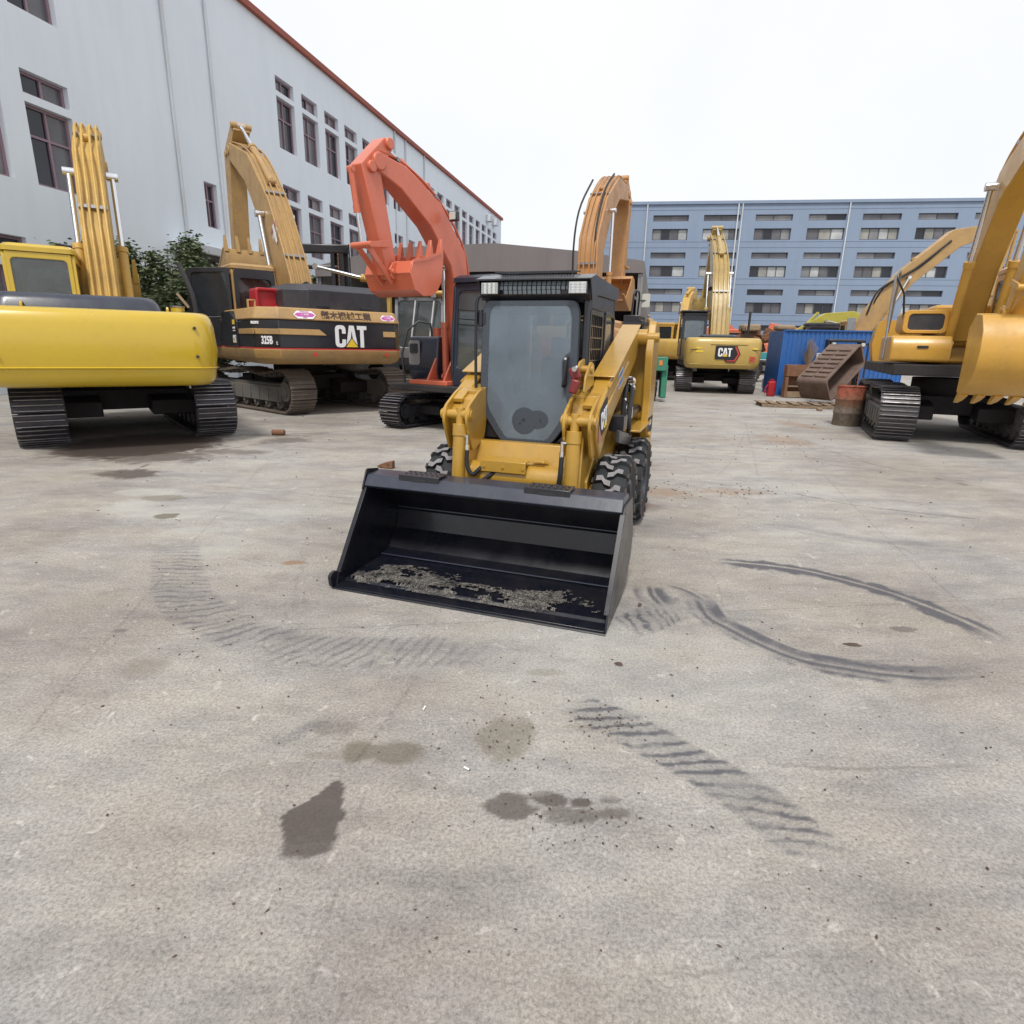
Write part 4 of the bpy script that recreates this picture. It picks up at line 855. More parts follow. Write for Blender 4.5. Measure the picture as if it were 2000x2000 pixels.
# --- left: older tan excavator seen from behind, black band, big lettering
def exc_left():
    th = R(90+38); f = (math.cos(th), math.sin(th)); t = thing('excavator', (-5.6, 15.82, 0), f, 'tan and black excavator with red fan housing and brown lettering, its cab door open', 'excavator')
    undercarriage(t, 4.8, 1.0, .62, 2.62, 47, R(12), 'track_muddy', 'track_frame_grey', .10)
    hw = 1.76; x0 = -2.95; ch = .0
    plan = lambda o, xf=2.3: [(xf, -hw+o), (xf, hw-o), (x0+.42+o*.3, hw-o), (x0+o, hw-.42-o*.3), (x0+o, -1.5+.2+o*.3), (x0+.2+o*.3, -1.5+o)]
    def band(name, z0, z1, o0, o1, mat, bev=.015, xf=2.3):
        m = MB(); m.loft([[(x, y, z0) for x, y in plan(o0, xf)], [(x, y, z1) for x, y in plan(o1, xf)]]); return m.build(name, mat, t, bevel=bev)
    lo = MB(); lo.loft([[(x, y, z) for x, y in plan(o)] for z, o in ((1.12, .22), (1.17, .10), (1.25, .03), (1.43, .0))]); lo = lo.build('lower_skirt', 'tan_yellow', t, bevel=.015)
    band('red_stripe', 1.432, 1.455, .005, .005, 'logo_red', .0)
    mid = band('counterweight', 1.457, 2.02, .015, .03, 'black_paint')
    band('upper_band', 2.022, 2.27, -.005, .12, 'tan_yellow', .03, .1)
    # wedge ribs on the black band
    for (ya, yb) in ((hw-.42, .35), (-.98, -1.28)):
        m = MB(); s_ = 1 if ya > 0 and yb > 0 else 1
        m.loft([[(x0+.02, ya, 1.72), (x0+.02, yb, 1.72), (x0-.005, yb, 1.73), (x0-.005, ya, 1.73)], [(x0+.02, ya, 1.84), (x0+.02, yb+(.14 if ya > 0 else -.0), 1.84), (x0+.018, yb+(.14 if ya > 0 else 0), 1.845), (x0+.018, ya, 1.845)]]); m.build('rib', 'tan_yellow', mid)
    m = MB(); m.box((x0+.215, hw-.215, 1.78), (.03, .60, .11), rot=('Z', R(-45))); m.build('rib', 'tan_yellow', mid, bevel=.008)
    m = MB(); m.box((x0+.34+.55, hw-.008, 1.78), (1.1, .03, .11)); m.build('rib', 'tan_yellow', mid, bevel=.008)
    M = faceM((x0+.018, -.22, 1.72), (0, -1, 0), (0, 0, 1)); cat_logo(mid, M, .46)
    text_mesh('鬆木機械工業', 'lettering', 'ink_brown', mid, faceM((x0+.045, -.14, 2.135), (0, -1, 0), (.45, 0, 1)), .19, .004, 1.0)
    hexsticker(mid, faceM((x0+.035, .78, 2.13), (0, -1, 0), (.45, 0, 1)), .48, .17); hexsticker(mid, faceM((x0+.05, -1.12, 2.13), (0, -1, 0), (.45, 0, 1)), .36, .15)
    ms = faceM((x0+.10, hw-.235, 1.6), (-.72, -.72, 0), (0, 0, 1)); 
    chm = lambda s_, z: faceM((x0+.025+.42*s_, hw-.42+.42*s_+.0, z), (-.707, -.707, 0), (0, 0, 1))
    side = lambda x, z: faceM((x, hw-.005, z), (-1, 0, 0), (0, 0, 1))
    text_mesh('325B', 'lettering', 'logo_white', mid, chm(.45, 1.6), .22, .006, .55, .02); text_mesh('L', 'lettering', 'logo_white', mid, chm(.08, 1.55), .1, .0, .6, .02)
    polyM('faded_panel', rr(-.3, -.09, .3, .09, .01), 'sticker_pink', mid, faceM((x0+.31, hw-.28, 2.14), (-.707, -.707, 0), (.3, -.3, 1)), .004)
    text_mesh('ROPS', 'lettering', 'logo_white', mid, chm(.85, 1.95), .07, .004, 1, .02)
    # left side housing ahead of the counterweight
    s = MB(); s.prism([(-1.45, 1.457), (-.1, 1.457), (-.1, 2.22), (-.9, 2.22), (-1.45, 2.0)], hw-.4, hw+.02, 'y'); sd = s.build('side_door', 'black_paint', t, bevel=.02)
    sm = faceM((-1.2, hw+.022, 1.62), (-1, 0, 0), (0, 0, 1)); cat_logo(sd, sm, .17); polyM('label', rr(-.1, -.05, .1, .05, .01), 'logo_yellow', sd, faceM((-1.2, hw+.022, 1.98), (-1, 0, 0), (0, 0, 1)), .003); polyM('label', rr(-.1, -.02, .1, .02, .005), 'logo_white', sd, faceM((-1.2, hw+.022, 1.86), (-1, 0, 0), (0, 0, 1)), .003); polyM('label', rr(-.1, -.01, .1, .01, .004), 'logo_white', sd, faceM((-1.2, hw+.022, 1.8), (-1, 0, 0), (0, 0, 1)), .003)
    h = MB(); hy0, hy1 = -1.38, .98
    h.loft([[(x, y, z) for x, y in [(-.7-o, hy0+o), (-.7-o, hy1-o), (x0+.75+o, hy1-o), (x0+.35+o, hy1-.42-o), (x0+.35+o, hy0+.3+o), (x0+.6+o, hy0+o)]] for z, o in ((2.2, 0), (2.66, .0), (2.80, .17))]); h.build('engine_hood', 'hood_black', t, bevel=.01)
    for y in (.25, -.75): hp = MB(); hp.box((x0+.33, y, 2.32), (.05, .26, .07)); hp.build('hood_latch', 'black_paint', t, bevel=.01)
    # cab
    c = cab(t, .0, 1.75, .42, 1.42, 1.5, 3.25, 'tan_yellow', 'brown_glass', rearwin=(.30, .93))
    p = MB(); p.prism(rr(.46, 2.02, 1.38, 3.22, .1), -.06, -.005, 'x'); ins = rr(.56, 2.12, 1.28, 3.02, .1)
    p = MB(); ringmesh(p, rr(.45, 1.98, 1.39, 3.23, .1), rr(.54, 2.12, 1.30, 3.02, .1), -.04, -.003, 'x'); p.build('rear_seal', 'black_paint', c)
    rb = MB(); ringmesh(rb, rr(.92, 2.25, 1.42, 2.70, .07), rr(.98, 2.31, 1.36, 2.64, .05), -1.8, -1.3, 'x'); rb.box((-1.7, 1.17, 2.475), (.04, .42, .38)); rb.build('fan_housing', 'red_paint', t, bevel=.02)
    st = MB(); st.box((-.3, .6, 1.85), (.75, .7, .75)); st.build('tank', 'dark_under', t)
    rail(t, [(-1.9, 1.62, 2.25), (-1.9, 1.62, 2.42), (-1.9, 1.48, 2.42), (-1.9, 1.48, 2.25)], .028, 'tan_yellow', 'grab_handle')
    # cab door swung open to the side
    Md = Matrix.Translation((.12, 1.44, 0)) @ Matrix.Rotation(R(62), 4, 'Z')
    dm = MB(); od = rpoly([(.0, 1.45), (.98, 1.45), (1.0, 2.1), (.92, 3.2), (.0, 3.25)], .08, 4); idd = rpoly([(.08, 2.15), (.90, 2.1), (.91, 2.2), (.84, 3.1), (.08, 3.14)], .08, 4)
    ringmesh(dm, od, idd, 0, .05, 'y', Md); dr = dm.build('cab_door', 'black_paint', c, bevel=.008); dg_ = MB(); dg_.prism(idd, .02, .026, 'y', Md); dg_.build('door_glass', 'dark_glass', dr, smooth=0)
    lp = MB(); lp.prism(rpoly([(.1, 1.52), (.9, 1.52), (.9, 2.0), (.1, 2.0)], .06, 4), -.012, 0, 'y', Md); lp.build('inner_panel', 'seat_black', dr, bevel=.004)
    attach(t, [(.20, 1.9), (.62, 2.95), (1.2, 3.87), (1.85, 4.85), (3.2, 6.2), (4.8, 6.95)], [.5, .95, 1.0, .95, .75, .42], .56, [(4.3, 7.5), (5.2, 6.95), (5.6, 3.35)], [.3, .62, .36], .46, 'tan_yellow', -.28, 1.15, 1.45, R(75), cyl=.10)
    hexsticker(t, faceM((1.05, .02, 4.25), (.9, 0, -.45), (0.45, 0, .9)), .16, .5)
    m = MB(); m.tube([(-.4, -.4, 2.7), (-.2, -.3, 3.0), (.3, -.25, 2.9)], .04, 8); m.build('hydraulic_hose', 'black_rubber', t)
    for yy, rr_ in ((.62, .045), (-1.05, .04)):
        k = MB(); k.cyl((x0-.004, yy, 1.33), (x0+.02, yy, 1.33), rr_, n=16); k.build('red_mark', 'logo_red', t)
exc_left()

# --- far left foreground: bright yellow excavator
def exc_yellow():
    th = R(90+31); f = (math.cos(th), math.sin(th)); t = thing('excavator', (-7.12, 10.85, 0), f, 'bright yellow excavator with rounded rear end nearest on the left', 'excavator')
    undercarriage(t, 4.1, .94, .62, 2.34, 44, R(7), 'track_dark', 'track_frame_dark', .02)
    d = MB(); d.box((.0, 0, 1.06), (4.2, 2.6, .14)); d.build('deck', 'dark_under', t, bevel=.02)
    cw = counterweight(t, -2.8, -1.7, 1.42, .92, 1.97, .34, 'bright_yellow', .05)
    g = MB(); g.loft([[(x, y, z) for x, y in corner_plan(-2.80-o, -1.72, 1.42+o, .34)] for z, o in ((1.17, .012), (1.185, .034), (1.20, .012))]); g.build('cast_ledge', 'bright_yellow', cw)
    for y in (-.85, .85): e_ = MB(); e_.tube([(-2.45, y, 1.94), (-2.45, y, 2.02), (-2.33, y, 2.02), (-2.33, y, 1.94)], .018, 8); e_.build('lifting_eye', 'bright_yellow', cw)
    for y in (-1.15, 1.15):
        for z in (1.35, 1.75): e_ = MB(); e_.cyl((-2.86, y, z), (-2.79, y, z), .022, n=12); e_.build('plug', 'hood_black', cw)
    b = MB(); b.box((-.5, 0, 1.5), (2.5, 2.6, .76)); b.build('engine_house', 'bright_yellow', t, bevel=.08)
    h = MB(); h.loft([[(x, y, z) for x, y in rr(-2.35+o, -.75+o, -.9-o, 1.2-o, .2)] for z, o in ((1.9, -.05), (2.08, .0), (2.15, .06), (2.17, .12))]); h.build('engine_hood', 'navy_black', t)
    c = MB(); c.cyl((-1.6, -1.02, 1.8), (-1.6, -1.02, 2.08), .10, n=20); c.build('filler_cap', 'bright_yellow', t); c = MB(); c.cyl((-1.6, -1.02, 2.082), (-1.6, -1.02, 2.1), .11, n=20); c.build('cap', 'steel_grey', t)
    c = MB(); c.tube([(-1.35, -1.15, 1.93), (-1.3, -1.28, 1.97), (-1.32, -1.27, 2.3), (-1.32, -1.12, 2.78)], .036, 12, smooth=True); c.build('exhaust_pipe', 'hood_black', t)
    c = MB(); c.box((-1.4, -1.12, 2.2), (.03, .04, .26), rot=('X', R(-35))); c.build('lever', 'straw', t)
    for z in (1.92, 2.0): rail(t, [(-1.75, -1.1, z), (-.2, -1.25, z)], .02)
    cab(t, .15, 1.85, .35, 1.33, 1.2, 2.95, 'bright_yellow', 'clear_glass')
    attach(t, [(.35, 1.7), (1.1, 3.3), (2.0, 4.6), (3.4, 5.4), (4.8, 5.3)], [.45, .85, .85, .65, .4], .45, [(4.6, 5.9), (5.1, 5.2), (3.9, 2.6)], [.25, .5, .3], .36, 'dusty_yellow', 0, 1.1, 1.1, R(45), cyl=.085)
exc_yellow()

# --- orange excavator behind the loader, facing us, boom raised and curled bucket
def exc_orange():
    f = Vector((-.52, -.854)).normalized(); t = thing('excavator', (-.70, 12.45, 0), f, 'orange excavator with raised boom holding its curled bucket beside the black loader cab', 'excavator')
    undercarriage(t, 3.5, .66, .50, 1.90, 42, 0, 'track_dark', 'track_frame_dark', .02)
    d = MB(); d.box((-.1, 0, .80), (3.3, 2.1, .12)); d.build('deck', 'dark_under', t, bevel=.02)
    cwm = counterweight(t, -2.0, -1.2, 1.1, .85, 1.75, .4, 'orange_red', .04)
    b = MB(); b.box((-.5, -.1, 1.28), (1.6, 2.0, .76)); b.build('engine_house', 'orange_red', t, bevel=.05)
    # black tank on the machine's right with orange caps
    k = MB(); k.prism(rpoly([(-.2, .87), (.95, .87), (1.05, 1.1), (.98, 1.74), (-.2, 1.74)], .08, 4), -1.02, -.30, 'y'); tk = k.build('fuel_tank', 'navy_black', t, bevel=.03)
    for (x, y, r_) in ((.7, -.55, .08), (.6, -.36, .05)):
        c = MB(); c.cyl((x, y, 1.74), (x, y, 1.88), r_, n=18); c.cyl((x, y, 1.88), (x, y, 1.90), r_*1.05, n=18); c.build('tank_cap', 'orange_red', tk)
    w_ = MB(); w_.prism(rr(-.99, 1.2, -.72, 1.66, .05), 1.03, 1.05, 'x'); w_.build('tank_window', 'pane_pale', tk); w_ = MB(); w_.prism(rr(-.95, 1.42, -.76, 1.6, .03), 1.05, 1.07, 'x'); w_.build('latch_box', 'seat_black', tk)
    rail(t, [(1.1, -1.06, .8), (1.12, -1.10, 1.4), (1.0, -1.05, 1.85), (.85, -.9, 2.02), (.7, -.72, 1.98), (.7, -.68, 1.7)], .02)
    fp = MB(); fp.box((1.05, -.22, .90), (.75, .9, .08)); fp.prism([(.5, .86), (1.35, .86), (.85, 1.6), (.65, 1.6)], -.36, -.32, 'y'); fp.prism([(.5, .86), (1.35, .86), (.85, 1.6), (.65, 1.6)], .03, .07, 'y'); fp.build('boom_bracket', 'orange_red', t, bevel=.01)
    c = cab(t, -.3, 1.25, .20, 1.12, .84, 2.68, 'navy_black', 'clear_glass', lean=.10)
    for z in (2.2, 2.05, 1.95): rail(c, [(1.2, .30, z), (1.2, 1.0, z-.04)], .008, 'black_paint', 'wiper_wire')
    fl = MB(); fl.box((1.275, .66, 1.02), (.03, .74, .3)); fl.build('lower_front_panel', 'navy_black', c, bevel=.01)
    attach(t, [(.45, 1.2), (.55, 2.2), (.75, 3.1), (1.4, 3.75), (2.2, 4.15), (2.75, 4.25)], [.30, .40, .52, .50, .38, .26], .32, [(2.5, 4.55), (2.9, 4.15), (2.50, 2.68)], [.22, .40, .26], .26, 'orange_red', -.15, .76, .98, R(60), bmat='orange_red', cyl=.055, single=((.95, 1.0), (1.0, 2.95)))
    l = MB(); l.box((1.15, .22, 3.75), (.1, .16, .16)); lt = l.build('work_light', 'black_paint', t, bevel=.02); l = MB(); l.box((1.21, .22, 3.75), (.02, .12, .12)); l.build('lens', 'lens_grey', lt)
exc_orange()

# --- tan-orange excavator behind the loader cab, seen from behind
def exc_tan():
    f = Vector((.36, .93)).normalized(); t = thing('excavator', (2.25, 19.6, 0), f, 'tan-orange excavator behind the black loader cab, its bucket hanging before the grey shed', 'excavator')
    undercarriage(t, 4.2, .95, .6, 2.3, 44, 0, 'track_muddy', 'track_frame_grey')
    d = MB(); d.box((.0, 0, 1.16), (4.2, 2.6, .18)); d.build('deck', 'dark_under', t, bevel=.02)
    counterweight(t, -2.75, -1.8, 1.35, 1.1, 2.15, .4, 'tan_orange', .04)
    b = MB(); b.box((-.4, 0, 1.7), (2.7, 2.6, .9)); b.build('engine_house', 'tan_orange', t, bevel=.1)
    h = MB(); h.loft([[(x, y, z) for x, y in rr(-1.7+o, -1.2+o, .5-o, .3-o, .2)] for z, o in ((2.1, 0), (2.3, .02), (2.38, .12))]); h.build('engine_hood', 'tan_orange', t)
    cab(t, .15, 1.8, .36, 1.3, 1.25, 2.9, 'tan_orange', 'clear_glass')
    attach(t, [(.2, 1.8), (-.05, 3.4), (.0, 4.6), (.75, 5.7), (2.1, 6.6), (3.7, 6.75)], [.45, .8, .85, .8, .65, .4], .60, [(3.4, 7.2), (4.25, 6.6), (3.95, 4.0)], [.3, .55, .32], .50, 'tan_orange', 0, 1.2, 1.25, R(2), cyl=.08)
    hoses(t, [[(-.4, .36, 2.4), (-.65, .38, 4.2), (-.3, .36, 5.5), (.9, .3, 6.6)], [(-.42, -.22, 3.9), (-.4, -.22, 5.0), (.5, -.2, 6.2), (1.6, -.2, 6.9)]], .03, 'black_rubber')
    rail(t, [(.5, -1.25, 2.1), (.5, -1.3, 3.2), (.7, -1.3, 3.35), (1.4, -1.3, 3.35), (1.5, -1.3, 3.2), (1.5, -1.25, 2.1)], .03)
    mirror(t, (1.6, -1.5, 3.1), .26, .42, mat='lens_grey'); rail(t, [(1.5, -1.3, 3.1), (1.6, -1.5, 3.1)], .02)
    bx = MB(); bx.box((.6, -1.35, 2.45), (1.0, .5, .25)); bx.box((.55, -1.5, 2.0), (.35, .3, .9)); bx.build('tool_box', 'black_paint', t, bevel=.02)
exc_tan()

# --- right edge: amber machine facing us, tall handrails, black grille
def exc_right():
    f = Vector((-.40, -.915)).normalized(); c0 = G(1711, 862); O = c0+Vector((.915, -.40, 0)).normalized()*1.35+Vector((.40, .915, 0))*2.1; t = thing('excavator', (O.x, O.y, 0), f, 'amber excavator at the right edge with tall handrails and a black screened hood', 'excavator')
    undercarriage(t, 4.3, 1.02, .62, 2.15, 44, 0, 'track_steel', 'track_frame_grey', .05)
    d = MB(); d.box((-.1, 0, 1.32), (4.4, 2.6, .2)); d.build('deck', 'dark_under', t, bevel=.02)
    tb = MB(); tb.prism(rpoly([(.6, 1.46), (2.0, 1.46), (2.02, 1.75), (1.92, 1.92), (.6, 1.92)], .07, 4), -1.38, -.45, 'y'); tb = tb.build('tool_box', 'amber_yellow', t, bevel=.03)
    hn = MB(); hn.prism(rr(-.98, 1.70, -.80, 1.745, .022), 2.015, 2.03, 'x'); hn.build('handle', 'seat_black', tb)
    sc = MB(); ringmesh(sc, rr(-1.15, 1.98, -.42, 2.40, .1), rr(-1.07, 2.04, -.5, 2.33, .07), .4, 1.25, 'x'); sc.build('hood_frame', 'amber_yellow', t, bevel=.01)
    s2 = MB(); s2.box((.85, -.78, 2.18), (.75, .6, .34)); s2.build('screen', 'hood_black', t)
    hd = MB(); hd.box((-.7, .25, 1.85), (2.6, 1.9, .85)); hd.build('engine_house', 'amber_yellow', t, bevel=.06); hd = MB(); hd.box((-.5, .1, 2.42), (1.2, 1.2, .28)); hd.build('engine_hood', 'amber_yellow', t, bevel=.06)
    counterweight(t, -2.8, -1.9, 1.2, 1.3, 2.35, .4, 'amber_yellow')
    cab(t, .1, 1.85, .42, 1.38, 1.42, 3.1, 'amber_yellow', 'clear_glass')
    attach(t, [(.6, 1.9), (1.0, 3.2), (1.9, 4.3), (3.1, 4.7), (4.1, 4.35)], [.4, .6, .62, .5, .32], .4, [(4.0, 4.75), (4.35, 4.25), (3.6, 2.2)], [.22, .42, .26], .32, 'amber_yellow', -.05, 1.0, 1.0, R(-50), cyl=.075)
    rail(t, [(1.7, -1.44, 1.5), (1.35, -1.42, 3.0), (1.2, -1.35, 3.1), (.95, -1.3, 3.05), (.6, -1.3, 2.0)], .022, 'steel_grey'); rail(t, [(1.25, -1.40, 3.0), (1.1, -1.2, 2.7), (1.1, -1.1, 2.0)], .02, 'black_paint')
exc_right()

# ------------------------------------------------------------------ the skid steer loader (x forward, lip of the bucket at x=0; y = its own left = right in the picture)
paint('lock_red', (.20, .022, .022), .3, .3, (.1, .03, .03), 6)
def skid():
    f = (-.326, -.946); t = thing('skid_steer_loader', (-.32, 3.42, 0), f, 'yellow and black skid steer loader with wide black bucket resting on the concrete', 'loader')
    Y = 'cat_yellow'
    # bucket
    W = .915; th = .012
    prof = [(0.0, .018), (-.10, .022), (-.12, .036), (-.56, .040), (-.70, .075), (-.83, .20), (-.86, .34), (-.74, .58), (-.70, .63)]
    P = [Vector(p) for p in prof]; inn = []
    for i, p in enumerate(P):
        a = P[max(i-1, 0)]; b = P[min(i+1, len(P)-1)]; q = (b-a).normalized(); inn.append(p+Vector((q.y, -q.x))*-th)
    sh = MB(); sh.prism([tuple(p-Vector((0, .0))) for p in P]+[tuple(p) for p in reversed([q for q in inn])], -W, W, 'y')
    sh = sh.build('bucket', 'bucket_black', t, bevel=.003, smooth=20)
    sp = [(-.02, .004), (-.50, .004), (-.72, .05), (-.87, .2), (-.90, .36), (-.74, .65), (-.46, .66), (-.43, .63), (-.06, .12)]
    for y in (-W-.012, W):
        m = MB(); m.prism(sp, y, y+.012, 'y'); m.build('side_plate', 'bucket_black', sh, bevel=.002)
        ed = MB(); ed.prism([(-.045, .10), (-.415, .615), (-.46, .615), (-.095, .10)], y-.004 if y < 0 else y-.016, y+.028 if y < 0 else y+.016, 'y'); ed.build('side_edge', 'bucket_black', sh, bevel=.002)
        cc = MB(); s_ = -1 if y < 0 else 1
        if y < 0: cc.prism(rpoly([(.02, .004), (-.16, .004), (-.16, .05), (-.03, .115), (.03, .10)], .03, 3), y-.02, y+.004, 'y'); cc.build('corner_plate', 'bucket_black', sh, bevel=.003)
    ce = MB(); ce.prism([(.02, .002), (.012, .010), (-.13, .0175), (-.13, .002)], -W-.012, W+.012, 'y'); ce.build('cutting_edge', 'bucket_black', sh, bevel=.002)
    tb = MB(); tb.prism([(-.40, .625), (-.455, .70), (-.62, .705), (-.70, .64), (-.69, .625), (-.44, .602)], -W+.001, W-.001, 'y'); tb.build('top_beam', 'navy_black', sh, bevel=.006)
    cpl = MB(); cpl.prism([(-.39, .60), (-.452, .725), (-.47, .735), (-.60, .715), (-.70, .63)], -W-.014, -W-.002, 'y'); cpl.build('end_cap', 'bucket_black', sh, bevel=.002)
    for yy in (-.50, .42):
        m = MB(); m.box((-.52, yy, .715), (.15, .30, .012)); m.box((-.445, yy, .687), (.012, .31, .066))
        for k in range(7):
            for r_ in (-.03, .03): m.cyl((-.52+r_, yy-.12+k*.04, .720), (-.52+r_, yy-.12+k*.04, .729), .010, .007, n=8)
        m.build('bucket_step', 'black_paint', sh, bevel=.003)
        q = MB(); q.box((-.438, yy, .690), (.004, .11, .02)); q.build('step_slot', 'seat_black', sh)
    for x, z in ((-.58, .052), (-.845, .36)):
        m = MB(); m.tube([(x, -W+.01, z+.006), (x, W-.01, z+.006)], .006, 6, smooth=False); m.build('weld_seam', 'navy_black', sh)
    # dried mud on the floor plate
    mv = []; mf = []; nx_, ny_ = 46, 200; idx = {}
    for i in range(nx_):
        for j in range(ny_):
            x = -.055-.40*i/nx_; y = -W+.05+(2*W-.1)*j/ny_; v = noise.fractal(Vector((x*7+3, y*4.2, 1.3)), .8, 2.1, 5); v2 = noise.fractal(Vector((x*34, y*34, 5)), .8, 2, 3)
            cen = -.17+.10*math.sin(y*5+1); k = v*.9+v2*.32+.60-abs(x-cen)*4.2+(.18 if y > .1 else -.05)-max(0, y-.55)*3-max(0, -.75-y)*3
            if k > .02: idx[(i, j)] = len(mv); mv.append((x, y, (.050 if x < -.12 else .036+ (0 if x<-.11 else 0))+.004+min(k, .4)*.003*(1+v2)))
    for (i, j), a in idx.items():
        q = [(i, j), (i+1, j), (i+1, j+1), (i, j+1)]
        if all(c in idx for c in q): mf.append([idx[c] for c in q])
    m = MB(); m.v = mv; m.f = mf
    mm, nt_, b_ = nodes('dried_mud'); n = noise_n(nt_, 60, 6, .75); n2_ = noise_n(nt_, 11, 5, .6)
    c = ramp(nt_, n.outputs[0], [(.36, (.05, .046, .042)), (.5, (.16, .148, .13)), (.64, (.30, .28, .245))]); nt_.links.new(c.outputs[0], b_.inputs['Base Color']); b_.inputs['Roughness'].default_value = .95; bump(nt_, b_, n.outputs[0], .4, .004)
    ou = nt_.nodes['Material Output']; tp = N(nt_, 'ShaderNodeBsdfTransparent'); ms_ = N(nt_, 'ShaderNodeMixShader'); n5 = noise_n(nt_, 11, 8, .75); r5a = ramp(nt_, n5.outputs[0], [(.36, .1), (.56, 1)]); n6 = noise_n(nt_, 120, 4, .7); r5b = ramp(nt_, n6.outputs[0], [(.38, .25), (.58, 1)]); r5 = N(nt_, 'ShaderNodeMath', operation='MULTIPLY'); nt_.links.new(r5a.outputs[0], r5.inputs[0]); nt_.links.new(r5b.outputs[0], r5.inputs[1])
    nt_.links.new(r5.outputs[0], ms_.inputs[0]); nt_.links.new(tp.outputs[0], ms_.inputs[1]); nt_.links.new(b_.outputs[0], ms_.inputs[2]); nt_.links.new(ms_.outputs[0], ou.inputs[0])
    m.build('dried_mud', 'dried_mud', sh, smooth=80)
    # chassis
    ch = MB(); ch.prism([(-1.18, .30), (-1.18, .62), (-1.30, .80), (-2.95, .80), (-2.95, .30), (-2.7, .22), (-1.4, .22)], -.46, .46, 'y'); chs = ch.build('chassis', Y, t, bevel=.02)
    sd = MB(); 
    for s in (-1, 1): sd.prism([(-1.2, .25), (-1.2, .62), (-1.75, 1.0), (-2.95, 1.02), (-3.05, .25)], s*.47 if s > 0 else -.52, .52 if s > 0 else -.47, 'y')
    sd.build('side_housing', Y, t, bevel=.01)
    for s in (-1, 1): fd = MB(); fd.box((-2.55, s*.64, .90), (.85, .26, .018)); fd.build('fender', Y, t, bevel=.004)      # rear fender ledge
    for s in (-1, 1):
        h = MB(); h.cyl((-1.32, s*.52, .50), (-1.32, s*.535, .50), .07, n=24); h.build('inspection_hole', 'rust_dark', t)
        h = MB(); h.tube([(-1.32+.075*math.cos(a), s*.535, .50+.075*math.sin(a)) for a in (2*PI*k/20 for k in range(20))], .012, 6, smooth=False, closed=True); h.build('hole_rim', Y, t)
    tt = MB(); tt.cyl((-1.10, -.40, .63), (-1.10, .40, .63), .105, n=28); tt.build('cross_tube', Y, t)
    fl = MB(); fl.prism([(-1.16, .68), (-1.25, .87), (-1.33, .87), (-1.24, .66)], -.44, .44, 'y'); fl.build('front_sill', Y, t, bevel=.008)
    stp = MB(); stp.prism([(-.985, .68), (-.975, .68), (-.975, .765), (-1.12, .775), (-1.12, .767), (-.985, .757)], -.26, .10, 'y'); stp.prism([(-1.05, .772), (-1.16, .778), (-1.16, .772), (-1.05, .767)], .10, .22, 'y'); stp.build('step_plate', Y, t, bevel=.003)
    bl = MB()
    for y in (-.23, -.08, .08): bl.cyl((-.976, y, .72), (-.968, y, .72), .011, n=10)
    bl.build('bolt', Y, t)
    lw = MB(); lw.box((-1.03, 0, .42), (.05, .68, .30)); lw.build('coupler_plate', 'rust_grey', t, bevel=.01)
    bl = MB()
    for y in (-.26, .10, .2): bl.cyl((-1.005, y, .52), (-.995, y, .52), .012, n=8)
    bl.build('bolt', 'rust_dark', t)
    # lift arms
    for s in (-1, 1):
        y0, y1 = (.47, .60) if s > 0 else (-.60, -.47)
        top = [(-2.95, 1.77), (-2.80, 1.80), (-1.50, 1.365), (-1.22, 1.22), (-1.06, 1.08), (-1.08, .98)]; bot = [(-1.22, .80), (-1.40, .93), (-1.60, 1.04), (-2.75, 1.48), (-2.95, 1.58)]
        m = MB(); m.prism(top+bot, y0, y1, 'y'); ar = m.build('lift_arm', Y, t, bevel=.014); lg_ = MB(); lg_.prism([(-1.42, 1.30), (-1.16, 1.20), (-1.06, .95), (-.97, .28), (-1.14, .22), (-1.24, .70), (-1.42, .95)], min(s*.385, s*.505), max(s*.385, s*.505), 'y'); lg_.build('arm_leg', Y, ar, bevel=.01)
        m = MB(); m.prism([(-2.72, 1.812), (-1.47, 1.392), (-1.47, 1.382), (-2.72, 1.802)], y0-.03 if s < 0 else y0-.012, y1+.012 if s < 0 else y1+.03, 'y'); m.build('arm_top_plate', Y, ar, bevel=.004)
        m = MB(); yo = y1+.004 if s > 0 else y0-.004
        m.tube([(-2.25, yo, 1.48), (-1.35, yo, 1.17)], .011, 8, smooth=False); m.tube([(-2.05, yo+.0, 1.535), (-1.40, yo, 1.31)], .010, 8, smooth=False); m.build('arm_rib', Y, ar)
        # gusset plates that carry the tilt cylinder
        for yy in (s*.375, s*.56):
            g = MB(); g.prism(rpoly([(-1.45, 1.29), (-1.22, 1.26), (-.99, 1.15), (-.96, 1.05), (-1.08, .80), (-1.32, .88)], .05, 4), yy-.011, yy+.011, 'y'); g.build('gusset', Y, ar, bevel=.004)
        g = MB(); g.prism([(-1.46, 1.30), (-1.24, 1.255), (-1.24, 1.23), (-1.46, 1.27)], min(s*.37, s*.565), max(s*.37, s*.565), 'y'); g.prism([(-1.235, 1.255), (-1.12, 1.20), (-1.13, 1.17), (-1.245, 1.23)], min(s*.47, s*.57), max(s*.47, s*.57), 'y'); g.build('gusset_web', Y, ar, bevel=.004)
        iw = MB(); iw.box((-1.27, s*.375, .98), (.03, .02, .6)); iw.build('inner_rib', Y, ar)
        pn = MB(); pn.cyl((-1.03, s*.345, 1.09), (-1.03, s*.60, 1.09), .036, n=18); pn.cyl((-1.03, s*.355, 1.09), (-1.03, s*.395, 1.09), .052, n=18); pn.cyl((-1.03, s*.545, 1.09), (-1.03, s*.58, 1.09), .052, n=18); pn.build('pivot_pin', Y, ar)
